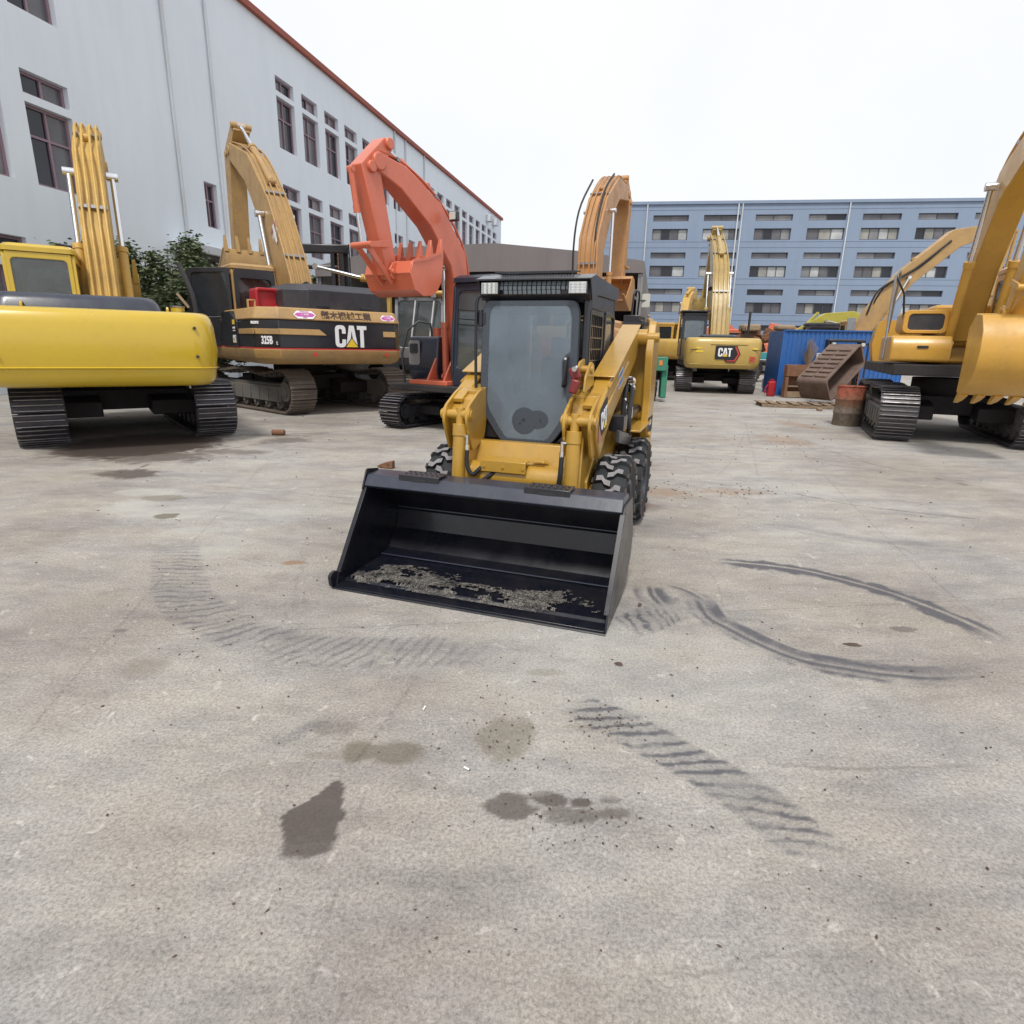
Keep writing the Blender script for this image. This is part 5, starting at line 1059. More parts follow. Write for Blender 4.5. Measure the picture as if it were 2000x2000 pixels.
        cy = MB(); yc = s*.445; cy.cyl((-1.02, yc, 1.0), (-.955, yc, .30), .052, n=24); cy.cyl((-1.022, yc, 1.02), (-1.012, yc, .93), .057, n=24); cy.cyl((-1.03, yc, 1.14), (-1.018, yc, 1.0), .033, n=16); cyl_ = cy.build('tilt_cylinder', Y, t, bevel=.003)
        rd = MB(); rd.cyl((-.955, yc, .30), (-.945, yc, .18), .025, n=14); rd.build('rod', 'chrome', cyl_)
        # hoses with chrome fittings
        hy = yc-.075*1 if s < 0 else yc-.075
        hy = yc+.075 if s < 0 else yc-.075
        ft = MB(); ft.cyl((-.995, yc+.05*(1 if s < 0 else -1), .93), (-.985, hy, .935), .014, n=10); ft.cyl((-.985, hy, .945), (-.980, hy, .84), .013, n=10); ft.cyl((-.982, hy, .87), (-.979, hy, .83), .018, n=6); ft.build('hose_fitting', 'chrome', t)
        if s < 0:
            hoses(t, [[(-.980, hy, .835), (-.965, hy+.005, .72), (-.965, hy+.05, .65), (-.985, hy+.11, .70), (-1.045, hy+.17, .745)], [(-1.055, hy+.27, .67), (-1.005, hy+.20, .66), (-.945, hy+.10, .57), (-.915, hy+.03, .42), (-.905, hy+.02, .30)]], .017, 'black_rubber')
            ft = MB(); ft.cyl((-1.045, hy+.17, .745), (-1.095, hy+.22, .75), .017, n=8); ft.cyl((-1.055, hy+.27, .67), (-1.105, hy+.33, .70), .019, n=8); ft.cyl((-.905, hy+.02, .31), (-.905, hy+.02, .25), .018, n=8); ft.build('hose_fitting', 'chrome', t)
        else:
            hoses(t, [[(-.980, hy, .835), (-.955, hy, .70), (-.965, hy-.02, .55), (-.925, hy, .42), (-.915, hy+.005, .30)]], .018, 'black_rubber')
            rg = MB()
            for k in range(14): rg.cyl((-.940-.001*k, hy-.006, .34+k*.022), (-.940-.001*k, hy-.006, .35+k*.022), .022, n=10)
            rg.build('hose_guard', 'black_rubber', t); ft = MB(); ft.cyl((-.915, hy, .32), (-.915, hy, .26), .016, n=8); ft.build('hose_fitting', 'chrome', t)
        # tower
        a, b = (.68, .75) if s > 0 else (-.75, -.68)
        tw = MB(); tw.prism(rpoly([(-2.86, 1.10), (-2.78, 1.55), (-2.92, 1.86), (-3.22, 1.80), (-3.28, .55), (-2.95, .50), (-2.82, .80)], .05, 3), a, b, 'y'); tower = tw.build('rear_tower', Y, t, bevel=.008)
        ti = MB(); ti.prism([(-3.0, 1.72), (-3.22, 1.72), (-3.28, .55), (-3.05, .55)], min(s*.50, s*.68), max(s*.50, s*.68), 'y'); ti.build('tower_web', Y, tower)
        pn = MB(); pn.cyl((-2.88, s*.44, 1.70), (-2.88, s*.79, 1.70), .045, n=18); pn.cyl((-2.88, s*.60, 1.70), (-2.88, s*.68, 1.70), .075, n=20); pn.build('arm_pin', Y, t)
        pn = MB(); pn.cyl((-2.86, s*.74, .78), (-2.86, s*.78, .78), .03, n=14); pn.cyl((-2.86, s*.74, .70), (-2.86, s*.77, .70), .02, n=14); pn.build('tower_pin', Y, tower)
        lc = MB(); lc.cyl((-1.75, s*.60, .98), (-2.95, s*.62, 1.02), .045, n=18); lc.box((-1.85, s*.62, 1.0), (.18, .12, .12)); lc.build('lift_cylinder', Y if s < 0 else 'black_paint', t)
        lk = MB(); lk.beam([(-1.6, .92), (-2.3, .80)], [.10, .10], .03, s*.66); lk.build('control_link', 'black_paint', t, bevel=.005)
        for k, (dz, yy) in enumerate(((0, 0), (.06, .02))):
            ft = MB(); ft.tube([(-2.62, s*.56, 1.32-dz), (-2.50, s*.62, 1.33-dz), (-2.44, s*.64, 1.30-dz)], .022, 10); ft.build('steel_pipe', 'chrome', t)
        hoses(t, [[(-2.62, s*.58, 1.22), (-2.40, s*.64, 1.24), (-2.2, s*.66, 1.12), (-2.10, s*.67, .98), (-2.2, s*.66, .86), (-2.38, s*.62, .90)], [(-2.62, s*.54, 1.26), (-2.42, s*.58, 1.27), (-2.24, s*.60, 1.14), (-2.16, s*.61, .98), (-2.26, s*.60, .86)]], .022, 'black_rubber')
        ft = MB(); ft.cyl((-2.20, s*.66, 1.10), (-2.13, s*.668, 1.01), .025, n=10); ft.cyl((-2.26, s*.60, 1.16), (-2.19, s*.607, 1.05), .025, n=10); ft.build('hose_fitting', 'chrome', t)
    # decals on the left arm (right in the picture)
    yo = .6015
    A = faceM((-1.24, yo+.0015, 1.09), (-.94, 0, .34), (.34, 0, .94))
    polyM('decal', rpoly([(-.17, -.10), (.12, -.12), (.20, .10), (-.10, .12)], .03, 3), 'logo_black', t, A, .001); polyM('decal_stripe', [(-.17, -.10), (-.15, -.12), (-.06, -.125), (-.15, .04)], 'sticker_pink', t, A, .001, .0012)
    cat_logo(t, A @ Matrix.Translation((.03, .0, .001)) @ Matrix.Rotation(R(-6), 4, 'Z'), .13)
    Bm = faceM((-1.93, yo+.0015, 1.36), (-.945, 0, .33), (.33, 0, .945)); polyM('sticker', rr(-.10, -.065, .10, .065, .008), 'logo_white', t, Bm, .001); polyM('sticker_print', rr(-.085, -.055, .085, .055, .006), 'sticker_blue', t, Bm, .001, .0012); text_mesh('CARHORN', 'lettering', 'logo_white', t, Bm @ Matrix.Translation((0, .0, .0035)), .035, .001, 1, .0005)
    Tm = faceM((-3.06, .752, 1.25), (-.05, 0, 1), (-1, 0, -.05)); cat_logo(t, Tm, .09)
    polyM('decal', [(-.2, -.10), (.18, -.06), (.18, .09), (-.2, .09)], 'logo_black', t, faceM((-3.04, .7515, .85), (-1, 0, 0), (0, 0, 1)), .001)
    text_mesh('236D', 'lettering', 'logo_white', t, faceM((-3.02, .754, .88), (-1, 0, 0), (0, 0, 1)), .07, .002, 1, .0005)
    # red arm lock on the left arm
    lk = MB(); lk.prism(rpoly([(-1.42, 1.33), (-1.10, 1.28), (-1.12, 1.40), (-1.24, 1.50), (-1.40, 1.52)], .03, 3), .40, .415, 'y'); lk.prism(rpoly([(-1.42, 1.33), (-1.10, 1.28), (-1.14, 1.40), (-1.28, 1.50), (-1.40, 1.48)], .03, 3), .47, .485, 'y'); lk.cyl((-1.30, .40, 1.44), (-1.30, .50, 1.44), .03, n=14); lk.build('arm_stop', Y, t, bevel=.003)
    lk = MB(); lk.box((-1.10, .41, 1.42), (.05, .07, .09), rot=('X', R(20))); lk.box((-1.06, .42, 1.33), (.05, .06, .10), rot=('X', R(-15))); lk.build('arm_lock', 'lock_red', t, bevel=.012)
    lk = MB(); lk.cyl((-1.07, .42, 1.46), (-1.03, .42, 1.45), .018, n=12); lk.build('lock_pin', 'chrome', t)
    # cab shell
    B = 'black_paint'; x0, x1 = -2.45, -1.40
    cb = MB()
    cb.box(((x0+x1)/2, 0, .84), (x1-x0, .86, .08))
    for s in (-1, 1):
        cb.box((x1-.035, s*.405, 1.45), (.07, .05, 1.15)); cb.box((x0+.05, s*.405, 1.45), (.1, .05, 1.15)); cb.box((-1.93, s*.41, 1.45), (.07, .045, 1.15))
        cb.box(((x0+x1)/2, s*.405, 1.01), (x1-x0-.02, .046, .28)); cb.box(((x0+x1)/2, s*.405, 1.955), (x1-x0-.02, .05, .16))
    cb.box((x0+.03, 0, 1.02), (.06, .76, .28)); cb.box((x0+.03, 0, 1.955), (.06, .76, .16)); cb.box((x1-.03, 0, 1.975), (.06, .76, .11))
    cab_ = cb.build('cab', B, t, bevel=.012)
    rf = MB(); rf.loft([[(x, y, z) for x, y in rpoly([(x0-.05+o, -.44+o), (x1+.02-o*.5, -.44+o), (x1+.02-o*.5, .44-o), (x0-.05+o, .44-o)], .05, 4)] for z, o in ((2.032, 0), (2.085, 0), (2.105, .04))]); rf.build('roof', B, cab_)
    vz = MB(); vz.prism([(x1+.12, 2.075), (x1-.05, 2.118), (x1-.05, 2.108), (x1+.12, 2.063)], -.46, .46, 'y'); vz.build('visor', B, cab_, bevel=.002)
    pl = MB()                                             # perforated plate seen on the visor
    for k in range(26):
        y = -.30+k*.023; pl.box((x1-.045, y, 2.135), (.10, .010, .006)); 
    pl.box((x1-.10, -.01, 2.142), (.02, .66, .008)); pl.box((x1+.0, -.01, 2.132), (.02, .66, .008)); pl.build('roof_rack', B, cab_)
    for s in (-1, 1):
        sp_ = MB(); sp_.prism([(x1+.10, 2.066), (x1+.015, 1.93), (x1-.20, 1.98), (x0-.02, 2.0), (x0-.02, 2.10), (x1-.05, 2.115)], s*.445-.006, s*.445+.006, 'y'); sp_.build('roof_side_plate', B, cab_, bevel=.002)
    hd = MB(); hd.prism([(x1+.012, 1.925), (x1+.055, 1.97), (x1+.055, 2.055), (x1+.012, 2.06)], -.44, .44, 'y'); hd.build('header', B, cab_, bevel=.006)
    gr = MB()                                            # louvred light-grey grille between the lamps
    for k in range(15):
        y = -.265+k*.0385
        for r_, (xx, zz, a_) in enumerate(((.062, 2.045, -25), (.071, 2.014, 5), (.064, 1.985, 25))):
            if r_ == 2 and (k < 1 or k > 12): continue
            gr.box((x1+xx, y, zz), (.012, .031, .028), rot=('Y', R(a_)))
    gr.build('roof_grille', 'grille_grey', cab_, bevel=.003)
    for y in (-.345, .355):
        l = MB(); l.box((x1+.085, y, 2.01), (.05, .15, .095)); l.box((x1+.06, y, 2.06), (.03, .03, .03)); lo = l.build('work_light', B, cab_, bevel=.008)
        l = MB(); l.box((x1+.1115, y, 2.01), (.004, .132, .078)); l.build('lens', 'lens_grey', lo)
        l = MB()
        for i in range(7):
            for j in range(4): l.box((x1+.1145, y-.054+i*.018, 1.982+j*.019), (.004, .013, .014), rot=('Z', R(12 if i % 2 else -12)))
        l.build('led_grid', 'chrome', lo)
    # front door: frame, glass, hinges, handle
    c0 = -.025
    outp = [(c0-.375, 1.93), (c0-.405, 1.85), (c0-.425, 1.15), (c0-.40, 1.08), (c0-.27, .90), (c0-.22, .845), (c0+.19, .845), (c0+.24, .90), (c0+.37, 1.08), (c0+.40, 1.15), (c0+.395, 1.85), (c0+.365, 1.93)]
    fr = rpoly(outp, .05, 4); cen = Vector((c0, 1.4))
    def shrink(P_, dx, dz): return [(c0+(a-c0)*(1-dx), cen.y+(b-cen.y)*(1-dz)) for a, b in P_]
    d = MB(); ringmesh(d, fr, shrink(fr, .075, .045), x1+.02, x1+.045, 'x'); d.build('door_frame', B, cab_, bevel=.004)
    frit = shrink(fr, .03, .02); g = MB(); g.prism(shrink(fr, .02, .015), x1+.046, x1+.051, 'x'); gl_ = g.build('front_glass', 'cab_glass', cab_, smooth=0)
    g = MB(); ringmesh(g, shrink(fr, .019, .014), shrink(rpoly(outp, .14, 4), .16, .075), x1+.0515, x1+.0535, 'x'); g.build('glass_border', 'frit', gl_, smooth=0)
    g = MB(); pts = []
    for k in range(40):
        a = 2*PI*k/40; r1 = .105; pts.append((-.055+r1*math.cos(a), 1.03+r1*math.sin(a)))
    g.prism(pts, x1+.0515, x1+.053, 'x'); g.prism([(.055+.095*math.cos(2*PI*k/32), 1.045+.072*math.sin(2*PI*k/32)) for k in range(32)], x1+.0512, x1+.0527, 'x'); g.build('glass_patch', 'frit', gl_, smooth=0)
    g = MB(); g.prism(rpoly([(.24, 1.52), (.33, 1.58), (.345, 1.40), (.34, 1.14), (.30, 1.18), (.25, 1.34)], .05, 4), x1+.0516, x1+.0532, 'x'); g.build('handle_patch', 'frit', gl_, smooth=0)
    b_ = MB()
    for y, z, r_ in ((-.06, 1.04, .010), (-.09, 1.01, .006), (.085, 1.04, .006)): b_.cyl((x1+.05, y, z), (x1+.058, y, z), r_, n=12)
    b_.build('glass_stud', 'seat_black', gl_)
    hm = MB(); hm.tube([(x1+.05, .285, 1.52), (x1+.10, .288, 1.51), (x1+.11, .285, 1.41), (x1+.10, .272, 1.32), (x1+.05, .272, 1.315)], .013, 8); hm.box((x1+.09, .28, 1.41), (.03, .028, .17)); hm.build('door_handle', 'seat_black', cab_, bevel=.004)
    hm = MB(); hm.cyl((x1+.10, .287, 1.515), (x1+.118, .287, 1.515), .010, n=12); hm.build('door_lock', 'chrome', cab_)
    for z in (1.80, 1.20):
        hm = MB(); hm.cyl((x1+.06, c0-.415, z-.06), (x1+.06, c0-.415, z+.06), .018, n=12); hm.box((x1+.045, c0-.41, z), (.03, .07, .09)); hm.build('hinge', B, cab_, bevel=.003)
    rl = MB(); rl.tube([(x1+.06, c0-.43, 1.06), (x1+.075, c0-.445, 1.2), (x1+.075, c0-.445, 1.88), (x1+.05, c0-.40, 1.95)], .013, 8); rl.build('grab_rail', B, cab_)
    # lower front plate of the cab (black) beside the tapered door
    lp = MB()
    for s in (-1, 1): lp.prism([(s*.43, .88), (s*.22, .88), (s*.27, .93), (s*.41, 1.12), (s*.43, 1.2)], x1-.0, x1+.018, 'x')
    lp.build('front_lower_plate', B, cab_)
    # side windows with steel guards
    for s in (-1, 1):
        y = s*.425
        gu = MB()
        for k in range(7): gu.box((-1.88+.07*k, y, 1.49), (.010, .010, .72))
        for k in range(9): gu.box((-1.67, y+s*.006, 1.16+.085*k), (.44, .008, .010))
        gu.build('side_guard', B, cab_)
        sf = MB(); ringmesh(sf, rr(-1.91, 1.13, -1.43, 1.87, .03), rr(-1.88, 1.16, -1.46, 1.84, .03), y-.008, y+.012, 'y'); sf.build('guard_frame', B, cab_, bevel=.003)
        sg = MB(); sg.prism(rr(-1.90, 1.14, -1.45, 1.86, .03), s*.40-.002, s*.40+.002, 'y'); sg.build('side_glass', 'clear_glass', cab_, smooth=0)
        sg = MB(); ringmesh(sg, rr(-2.40, 1.12, -1.97, 1.88, .06), rr(-2.37, 1.15, -2.0, 1.85, .05), y-.005, y+.02, 'y'); sg.build('window_frame', B, cab_, bevel=.003); sg = MB(); sg.prism(rr(-2.38, 1.14, -1.99, 1.86, .05), y, y+.005, 'y'); sg.build('rear_side_glass', 'clear_glass', cab_, smooth=0)
    rw = MB(); rw.prism(rr(-.36, 1.17, .36, 1.88, .06), x0+.02, x0+.025, 'x'); rwo = rw.build('rear_window', 'clear_glass', cab_, smooth=0)
    rs = MB(); ringmesh(rs, rr(-.01, 1.36, .36, 1.86, .09), rr(.01, 1.38, .34, 1.84, .08), x0+.03, x0+.045, 'x'); rs.build('rear_window_seal', B, cab_)
    sh2 = MB(); sh2.prism(rr(.02, 1.39, .335, 1.83, .07), x0+.028, x0+.032, 'x'); sh2.build('daylight_card', 'lens_grey', cab_, smooth=0)  # opaque card, coloured pale to stand in for daylight through the rear window
    text_mesh('IAI', 'lettering', 'logo_white', cab_, faceM((x0+.05, .19, 1.43), (0, 1, 0), (0, 0, 1)), .14, .004)
    st = MB(); st.box((-2.05, 0, 1.08), (.42, .44, .12)); st.box((-2.27, 0, 1.30), (.10, .42, .42)); st.build('driver_seat', 'seat_black', cab_, bevel=.04)
    st = MB(); st.box((-2.28, 0, 1.60), (.08, .24, .16)); st.build('headrest', 'seat_black', cab_, bevel=.03)
    for y in (-.30, .30): st = MB(); st.box((-1.95, y, 1.18), (.35, .09, .05)); st.cyl((-1.80, y, 1.18), (-1.77, y, 1.34), .018, n=10); st.build('control_lever', 'seat_black', cab_, bevel=.01)
    cab_.location = (0, .012, 0); cab_.scale = (1, .965, 1)
    # engine hood behind the cab
    eh = MB(); eh.prism([(-2.46, 1.02), (-2.46, 1.30), (-2.95, 1.34), (-3.25, 1.18), (-3.30, .45), (-2.9, .42)], -.49, .49, 'y'); eh.build('engine_hood', 'black_paint', t, bevel=.03)
    # wheels
    def wheel(x, y, s):
        o = MB(); r_ = .365; w_ = .125
        o.lathe([(r_*.56, -w_*.86), (r_*.80, -w_*1.03), (r_*.95, -w_*.98), (r_, -w_*.70), (r_+.002, 0), (r_, w_*.70), (r_*.95, w_*.98), (r_*.80, w_*1.03), (r_*.56, w_*.86)], 'y', (0, 0, 0), 48)
        ty = o.build('tyre', 'tyre_rubber', None)
        lg = MB(); cp_ = MB(); nl = 17
        for k in range(nl):
            for side in (-1, 1):
                a = 2*PI*(k+(.5 if side > 0 else 0))/nl; pts = []
                for (yy, da, hh) in ((side*w_*1.02, .02, .70), (side*w_*.75, .0, 1), (side*w_*.42, .02, 1), (side*w_*.22, -.07, 1), (side*-w_*.12, -.10, 1)): pts.append((yy, a+da*s*1.0, hh))
                ring = []
                for (yy, aa, hh) in pts:
                    hw_ = .062; R1 = r_*.985 if hh == 1 else r_*.93; R2 = r_+.030 if hh == 1 else r_*.985
                    q = []
                    for (rad, da) in ((R1, -hw_*1.2), (R2, -hw_*.85), (R2, hw_*.85), (R1, hw_*1.2)): q.append((rad*math.cos(aa+da), yy, rad*math.sin(aa+da)))
                    ring.append(q)
                lg.loft(ring)
                cap = [[(p_[0]*q_+0, p_[1], p_[2]*q_) for p_, q_ in zip(r4, (1, 1, 1, 1))] for r4 in ring[1:]]
                cp_.loft([[tuple(Vector(r4[1])*.999), tuple(Vector((r4[1][0], 0, r4[1][2])).normalized()*(r_+.0335)+Vector((0, r4[1][1], 0))), tuple(Vector((r4[2][0], 0, r4[2][2])).normalized()*(r_+.0335)+Vector((0, r4[2][1], 0))), tuple(Vector(r4[2])*.999)] for r4 in ring[1:]])
        lo = lg.build('tread_lug', 'tyre_rubber', ty, smooth=40); cp_.build('tread_face', 'tyre_worn', ty, smooth=40)
        sw_ = MB()
        for k in range(nl):
            for side in (-1, 1):
                a = 2*PI*(k+(.5 if side > 0 else 0))/nl
                q = [[(rad*math.cos(a+da), side*yy, rad*math.sin(a+da)) for rad, da in ((r_*.99, -.055), (r_*.99, .055), (r_*.84, .04), (r_*.84, -.04))] for yy in (w_*.96, w_*1.08)]
                sw_.loft(q)
        sw_.build('shoulder_lug', 'tyre_side', ty)
        rm = MB(); rm.lathe([(.0, s*.03), (.10, s*.03), (.13, s*.055), (.165, s*.04), (.18, s*.10), (.205, s*.115), (.212, s*.105), (.205, s*.06), (.205, -s*.10)], 'y', (0, 0, 0), 36)
        for k in range(8):
            a = 2*PI*k/8; rm.cyl((.085*math.cos(a), s*.028, .085*math.sin(a)), (.085*math.cos(a), s*.05, .085*math.sin(a)), .011, n=6)
        rm = rm.build('rim', 'navy_black', ty)
        ty.name = 'wheel'; ty.parent = t; ty.location = (x, y, .394); return ty
    a = wheel(-1.48, .685, 1); c = copy_tree(a, t); c.location = (-2.50, .685, .394); c.rotation_euler = (0, .3, 0)
    a = wheel(-1.46, -.70, -1); c = copy_tree(a, t); c.location = (-2.50, -.70, .394)
flat('frit', (.055, .068, .088), .25, 0, .15)
skid()

# ------------------------------------------------------------------ things in the yard
def drum():
    p = (G(1623, 832)+G(1690, 834))/2+Vector((.1, .28, 0)); t = thing('oil_drum', (p.x, p.y, 0), (1, 0), 'rusty steel oil drum with faded orange top, standing on the concrete at the right', 'drum')
    r = .30; h = .88; pr = [(0, .02), (r-.01, .02), (r, .0), (r, .03)]
    for z in (.29, .59): pr += [(r-.005, z-.04), (r+.010, z-.012), (r+.010, z+.012), (r-.005, z+.04)]
    pr += [(r-.003, h-.02), (r+.008, h-.015), (r+.008, h), (r-.004, h), (r-.012, h-.02), (0, h-.022)]
    m = MB(); m.lathe(pr, 'z', (0, 0, 0), 44); b = m.build('drum_shell', 'drum_rust', t, smooth=50)
    m = MB(); m.cyl((.12, .1, h-.022), (.12, .1, h-.005), .035, n=14); m.build('bung', 'rust', b)
drum()
def tilted_box():
    p = G(1604, 796); t = thing('cast_iron_box', (p.x, p.y+.4, .12), (.84, .54), 'rusty ribbed cast box tipped on its edge on a wooden pallet', 'scrap box')
    T = Matrix.Translation((.0, 0, .03)) @ Matrix.Rotation(R(-35), 4, 'Y')
    m = MB(); L, W_, H_ = 1.95, .95, .78
    o_ = rr(0, 0, L, H_, .14); i_ = rr(.07, .07, L-.07, H_-.07, .1)
    ringmesh(m, o_, i_, -W_/2, W_/2, 'y', T); m.prism(rr(.04, .04, L-.04, H_-.04, .1), W_/2-.35, W_/2-.3, 'y', T)
    b = m.build('box_shell', 'rust_grey', t, bevel=.015)
    T2 = T @ Matrix.Translation((0, 0, H_))
    rb = MB()
    for k in range(7):
        for yy in (-.22, .2): rb.box((.2+k*.22, yy, .02), (.10, .36, .06), T2)
    rb.build('rib', 'rust_grey', b, bevel=.02)
    hl = MB(); hl.prism([(x_+.0, z_) for x_, z_ in rr(.25, .02, .5, .06, .015)], -W_/2-.004, -W_/2+.001, 'y', T); hl.build('slot', 'rust_dark', b)
tilted_box()
def pallet():
    p = G(1560, 797); t = thing('pallet', (p.x+.2, p.y+.4, 0), (.97, -.2), 'broken weathered wooden pallet under the tipped rusty box', 'pallet')
    for k in range(8):
        m = MB(); m.box((-1.1+k*.3, random.uniform(-.04, .04), .105+random.uniform(0, .01)), (.2, 1.0+random.uniform(-.15, .1), .022), rot=('Z', R(random.uniform(-4, 4)))); m.build('slat', 'wood', t, bevel=.003)
    for y in (-.45, 0, .45):
        m = MB(); m.box((0, y, .045), (2.3, .09, .08)); m.build('runner', 'wood', t, bevel=.004)
pallet()
for k, (px, py, L_, a) in enumerate(((1530, 793, .7, 12), (1600, 802, .35, 70), (1612, 799, .3, -20))):
    p = G(px, py); m = MB(); m.box((0, 0, .04), (L_, .12, .07), rot=('Z', R(a))); o = m.build('wood_offcut', 'wood', None, bevel=.01); o.location = (p.x, p.y, 0)
    tag(o, ['long splintered board lying at the left end of the pallet', 'short wood block standing at the foot of the tipped box', 'short wood block beside the rusty drum'][k], 'wood offcut', 'loose wood by the pallet')
def blue_screen():
    a = G(1517, 773); t = thing('site_hut', (a.x, a.y, 0), (.985, -.17), 'blue corrugated steel hoarding hut behind the tipped rusty box', 'hut')
    L, D_, H_ = 4.1, 2.2, 2.32; m = MB(); pr = [(0, 0)]
    for k in range(27):
        x = k*L/27; pr += [(x, 0), (x+.06, 0), (x+.075, .025), (x+.135, .025)]
    pr += [(L, 0), (L, .06), (0, .06)]; m.prism(pr[1:], .02, H_, 'z'); m.build('front_panel', 'blue_sheet', t, smooth=0)
    m = MB(); m.box((-.03, D_/2, H_/2+.01), (.05, D_, H_)); m.build('side_panel', 'blue_sheet', t, smooth=0); m = MB(); m.box((L-.03, D_/2+.07, H_/2), (.05, D_, H_)); m.build('side_panel', 'blue_sheet', t, smooth=0)
    m = MB(); m.box((L/2, -.0, H_+.02), (L+.06, .1, .04)); m.build('top_rail', 'blue_sheet', t)
blue_screen()
def board(px0, px1, pytop, pybot, Y):
    a = AT(px0, pybot, Y); b = AT(px1, pybot, Y); c = AT(px0, pytop, Y); t = thing('wooden_cabinet', (a.x, Y, 0), (1, -.1), 'brown rusty open cabinet standing against the blue hut', 'cabinet')
    w_, h_ = b.x-a.x, c.z; m = MB(); m.box((w_/2, .2, h_-.2), (w_*1.02, .35, .4)); m.box((.05, .2, h_/2-.2), (.1, .3, h_-.42)); m.box((w_-.05, .2, h_/2-.2), (.1, .3, h_-.42)); m.box((w_/2, .33, h_/2-.2), (w_-.2, .04, h_-.42)); b_ = m.build('case', 'rust', t, bevel=.01)
    m = MB(); m.box((w_/2, .2, h_*.35), (w_-.22, .26, .04)); m.box((w_/2, .22, .12), (w_-.24, .2, .2)); m.build('shelf', 'wood', b_)
board(1531, 1584, 712, 776, 21.6)
def broom():
    p = G(1566, 775); t = thing('bamboo_broom', (p.x, p.y-.35, 0), (1, 0), 'upturned bamboo twig broom leaning on the cabinet, brush end up', 'broom')
    m = MB(); m.tube([(0, 0, .02), (.02, .3, 1.25)], .018, 8, smooth=False); m.tube([(.06, 0, .02), (.05, .3, 1.2)], .014, 8, smooth=False); m.build('broom_handle', 'straw', t)
    m = MB(); rnd = random.Random(4)
    for k in range(110):
        a, rr_ = rnd.uniform(-1, 1), rnd.uniform(0, 1); x = a*.34*(.5+.5*rr_); h = 1.1+.9*math.sqrt(max(0, 1-(a*.9)**2))*rnd.uniform(.75, 1.0); m.tube([(.02, .28, 1.0), (.02+x*.55, .28+rnd.uniform(-.08, .08), 1.0+(h-.8)*.5), (.02+x, .26+rnd.uniform(-.14, .08), h+.1)], .0035, 3, smooth=False)
    m.build('twigs', 'straw', t, smooth=0)
    m = MB(); m.cyl((.02, .27, .98), (.03, .29, 1.12), .045, n=10); m.build('binding', 'rust_dark', t)
broom()
def extinguisher():
    p = G(1504, 774); t = thing('fuel_can', (p.x, p.y, 0), (1, 0), 'red metal can with a side nozzle at the left end of the blue hut', 'can')
    m = MB(); m.loft([[(x, y, z) for x, y in rr(-.13+o, -.10+o, .13-o, .10-o, .04)] for z, o in ((0, .01), (.02, 0), (.50, 0), (.54, .03))]); m.build('can_body', 'red_paint', t)
    m = MB(); m.tube([(-.12, 0, .42), (-.2, 0, .30), (-.22, 0, .1)], .02, 8); m.cyl((.02, 0, .54), (.02, 0, .60), .03, n=10); m.tube([(-.08, 0, .54), (-.06, 0, .6), (.06, 0, .6), (.08, 0, .54)], .01, 6); m.build('can_handle', 'red_paint', t)
extinguisher()
p = G(1496, 757); m = MB(); m.box((0, 0, .2), (.32, .3, .4)); m.box((0, 0, .42), (.26, .24, .05)); o = m.build('concrete_block', 'concrete_grey', None, bevel=.03); o.location = (p.x, p.y, 0); tag(o, 'small grey concrete block left of the red can', 'block')
# digger tooth and steel pin lying on the concrete
p = G(755, 914); m = MB()
ring = lambda x, w_, h0, h1: [(x, -w_, h0), (x, w_, h0), (x, w_, h1), (x, -w_, h1)]
m.loft([ring(-.13, .012, .005, .02), ring(-.06, .03, .002, .055), ring(.03, .045, .0, .085), ring(.10, .048, .0, .10)])
o = m.build('bucket_tooth', 'rust', None, bevel=.006); o.location = (p.x, p.y, .003); o.rotation_euler = (0, 0, R(-12)); tag(o, 'loose rusty excavator bucket tooth lying behind the black bucket', 'bucket tooth')
h = MB(); h.box((.103, 0, .055), (.006, .06, .06)); h.cyl((.045, -.05, .05), (.045, .05, .05), .018, n=12); h.build('socket', 'rust_dark', o)
p = G(543, 850); m = MB(); m.cyl((-.10, 0, .05), (.10, .02, .05), .05, n=20); m.cyl((.10, .02, .05), (.115, .02, .05), .042, n=20); o = m.build('steel_pin', 'rust', None, bevel=.005); o.location = (p.x, p.y, 0); tag(o, 'short rusty steel pin lying near the left excavators', 'steel pin')
for k, (px, py, a) in enumerate(((829, 1384, 80), (912, 1503, -32))):
    p = G(px, py); m = MB(); m.cyl((-.014, 0, .004), (.012, 0, .004), .0038, n=12); o = m.build('cigarette_butt', 'paper_white', None); o.location = (p.x, p.y, .001); o.rotation_euler = (0, 0, R(a))
    q = MB(); q.cyl((.0122, 0, .004), (.016, 0, .0035), .0036, .002, n=10); q.build('burnt_end', 'seat_black', o); tag(o, ['upright white cigarette butt nearer to the bucket', 'slanted white cigarette butt nearer to the picture bottom'][k], 'cigarette butt', 'cigarette butts on the concrete')
for k, (px, py, a, l, lb) in enumerate(((1250, 1183, 60, .03, 'dark bent twig just right of the bucket corner'), (1208, 1299, -30, .025, 'dark twig on clean concrete below the bucket'), (1665, 1261, -15, .05, 'flat brown leaf inside the round skid mark'))):
    p = G(px, py); m = MB(); m.loft([[(-l, 0, 0), (-l, .004, .003)], [(-l*.3, -.01, .004), (-l*.3, .012, .009)], [(l*.4, -.009, .006), (l*.4, .010, .012)], [(l, 0, .002), (l, .003, .004)]], cap=False); o = m.build('twig' if k < 2 else 'leaf', 'rust_dark', None); o.location = (p.x, p.y, .002); o.rotation_euler = (0, 0, R(a)); tag(o, lb, 'litter')
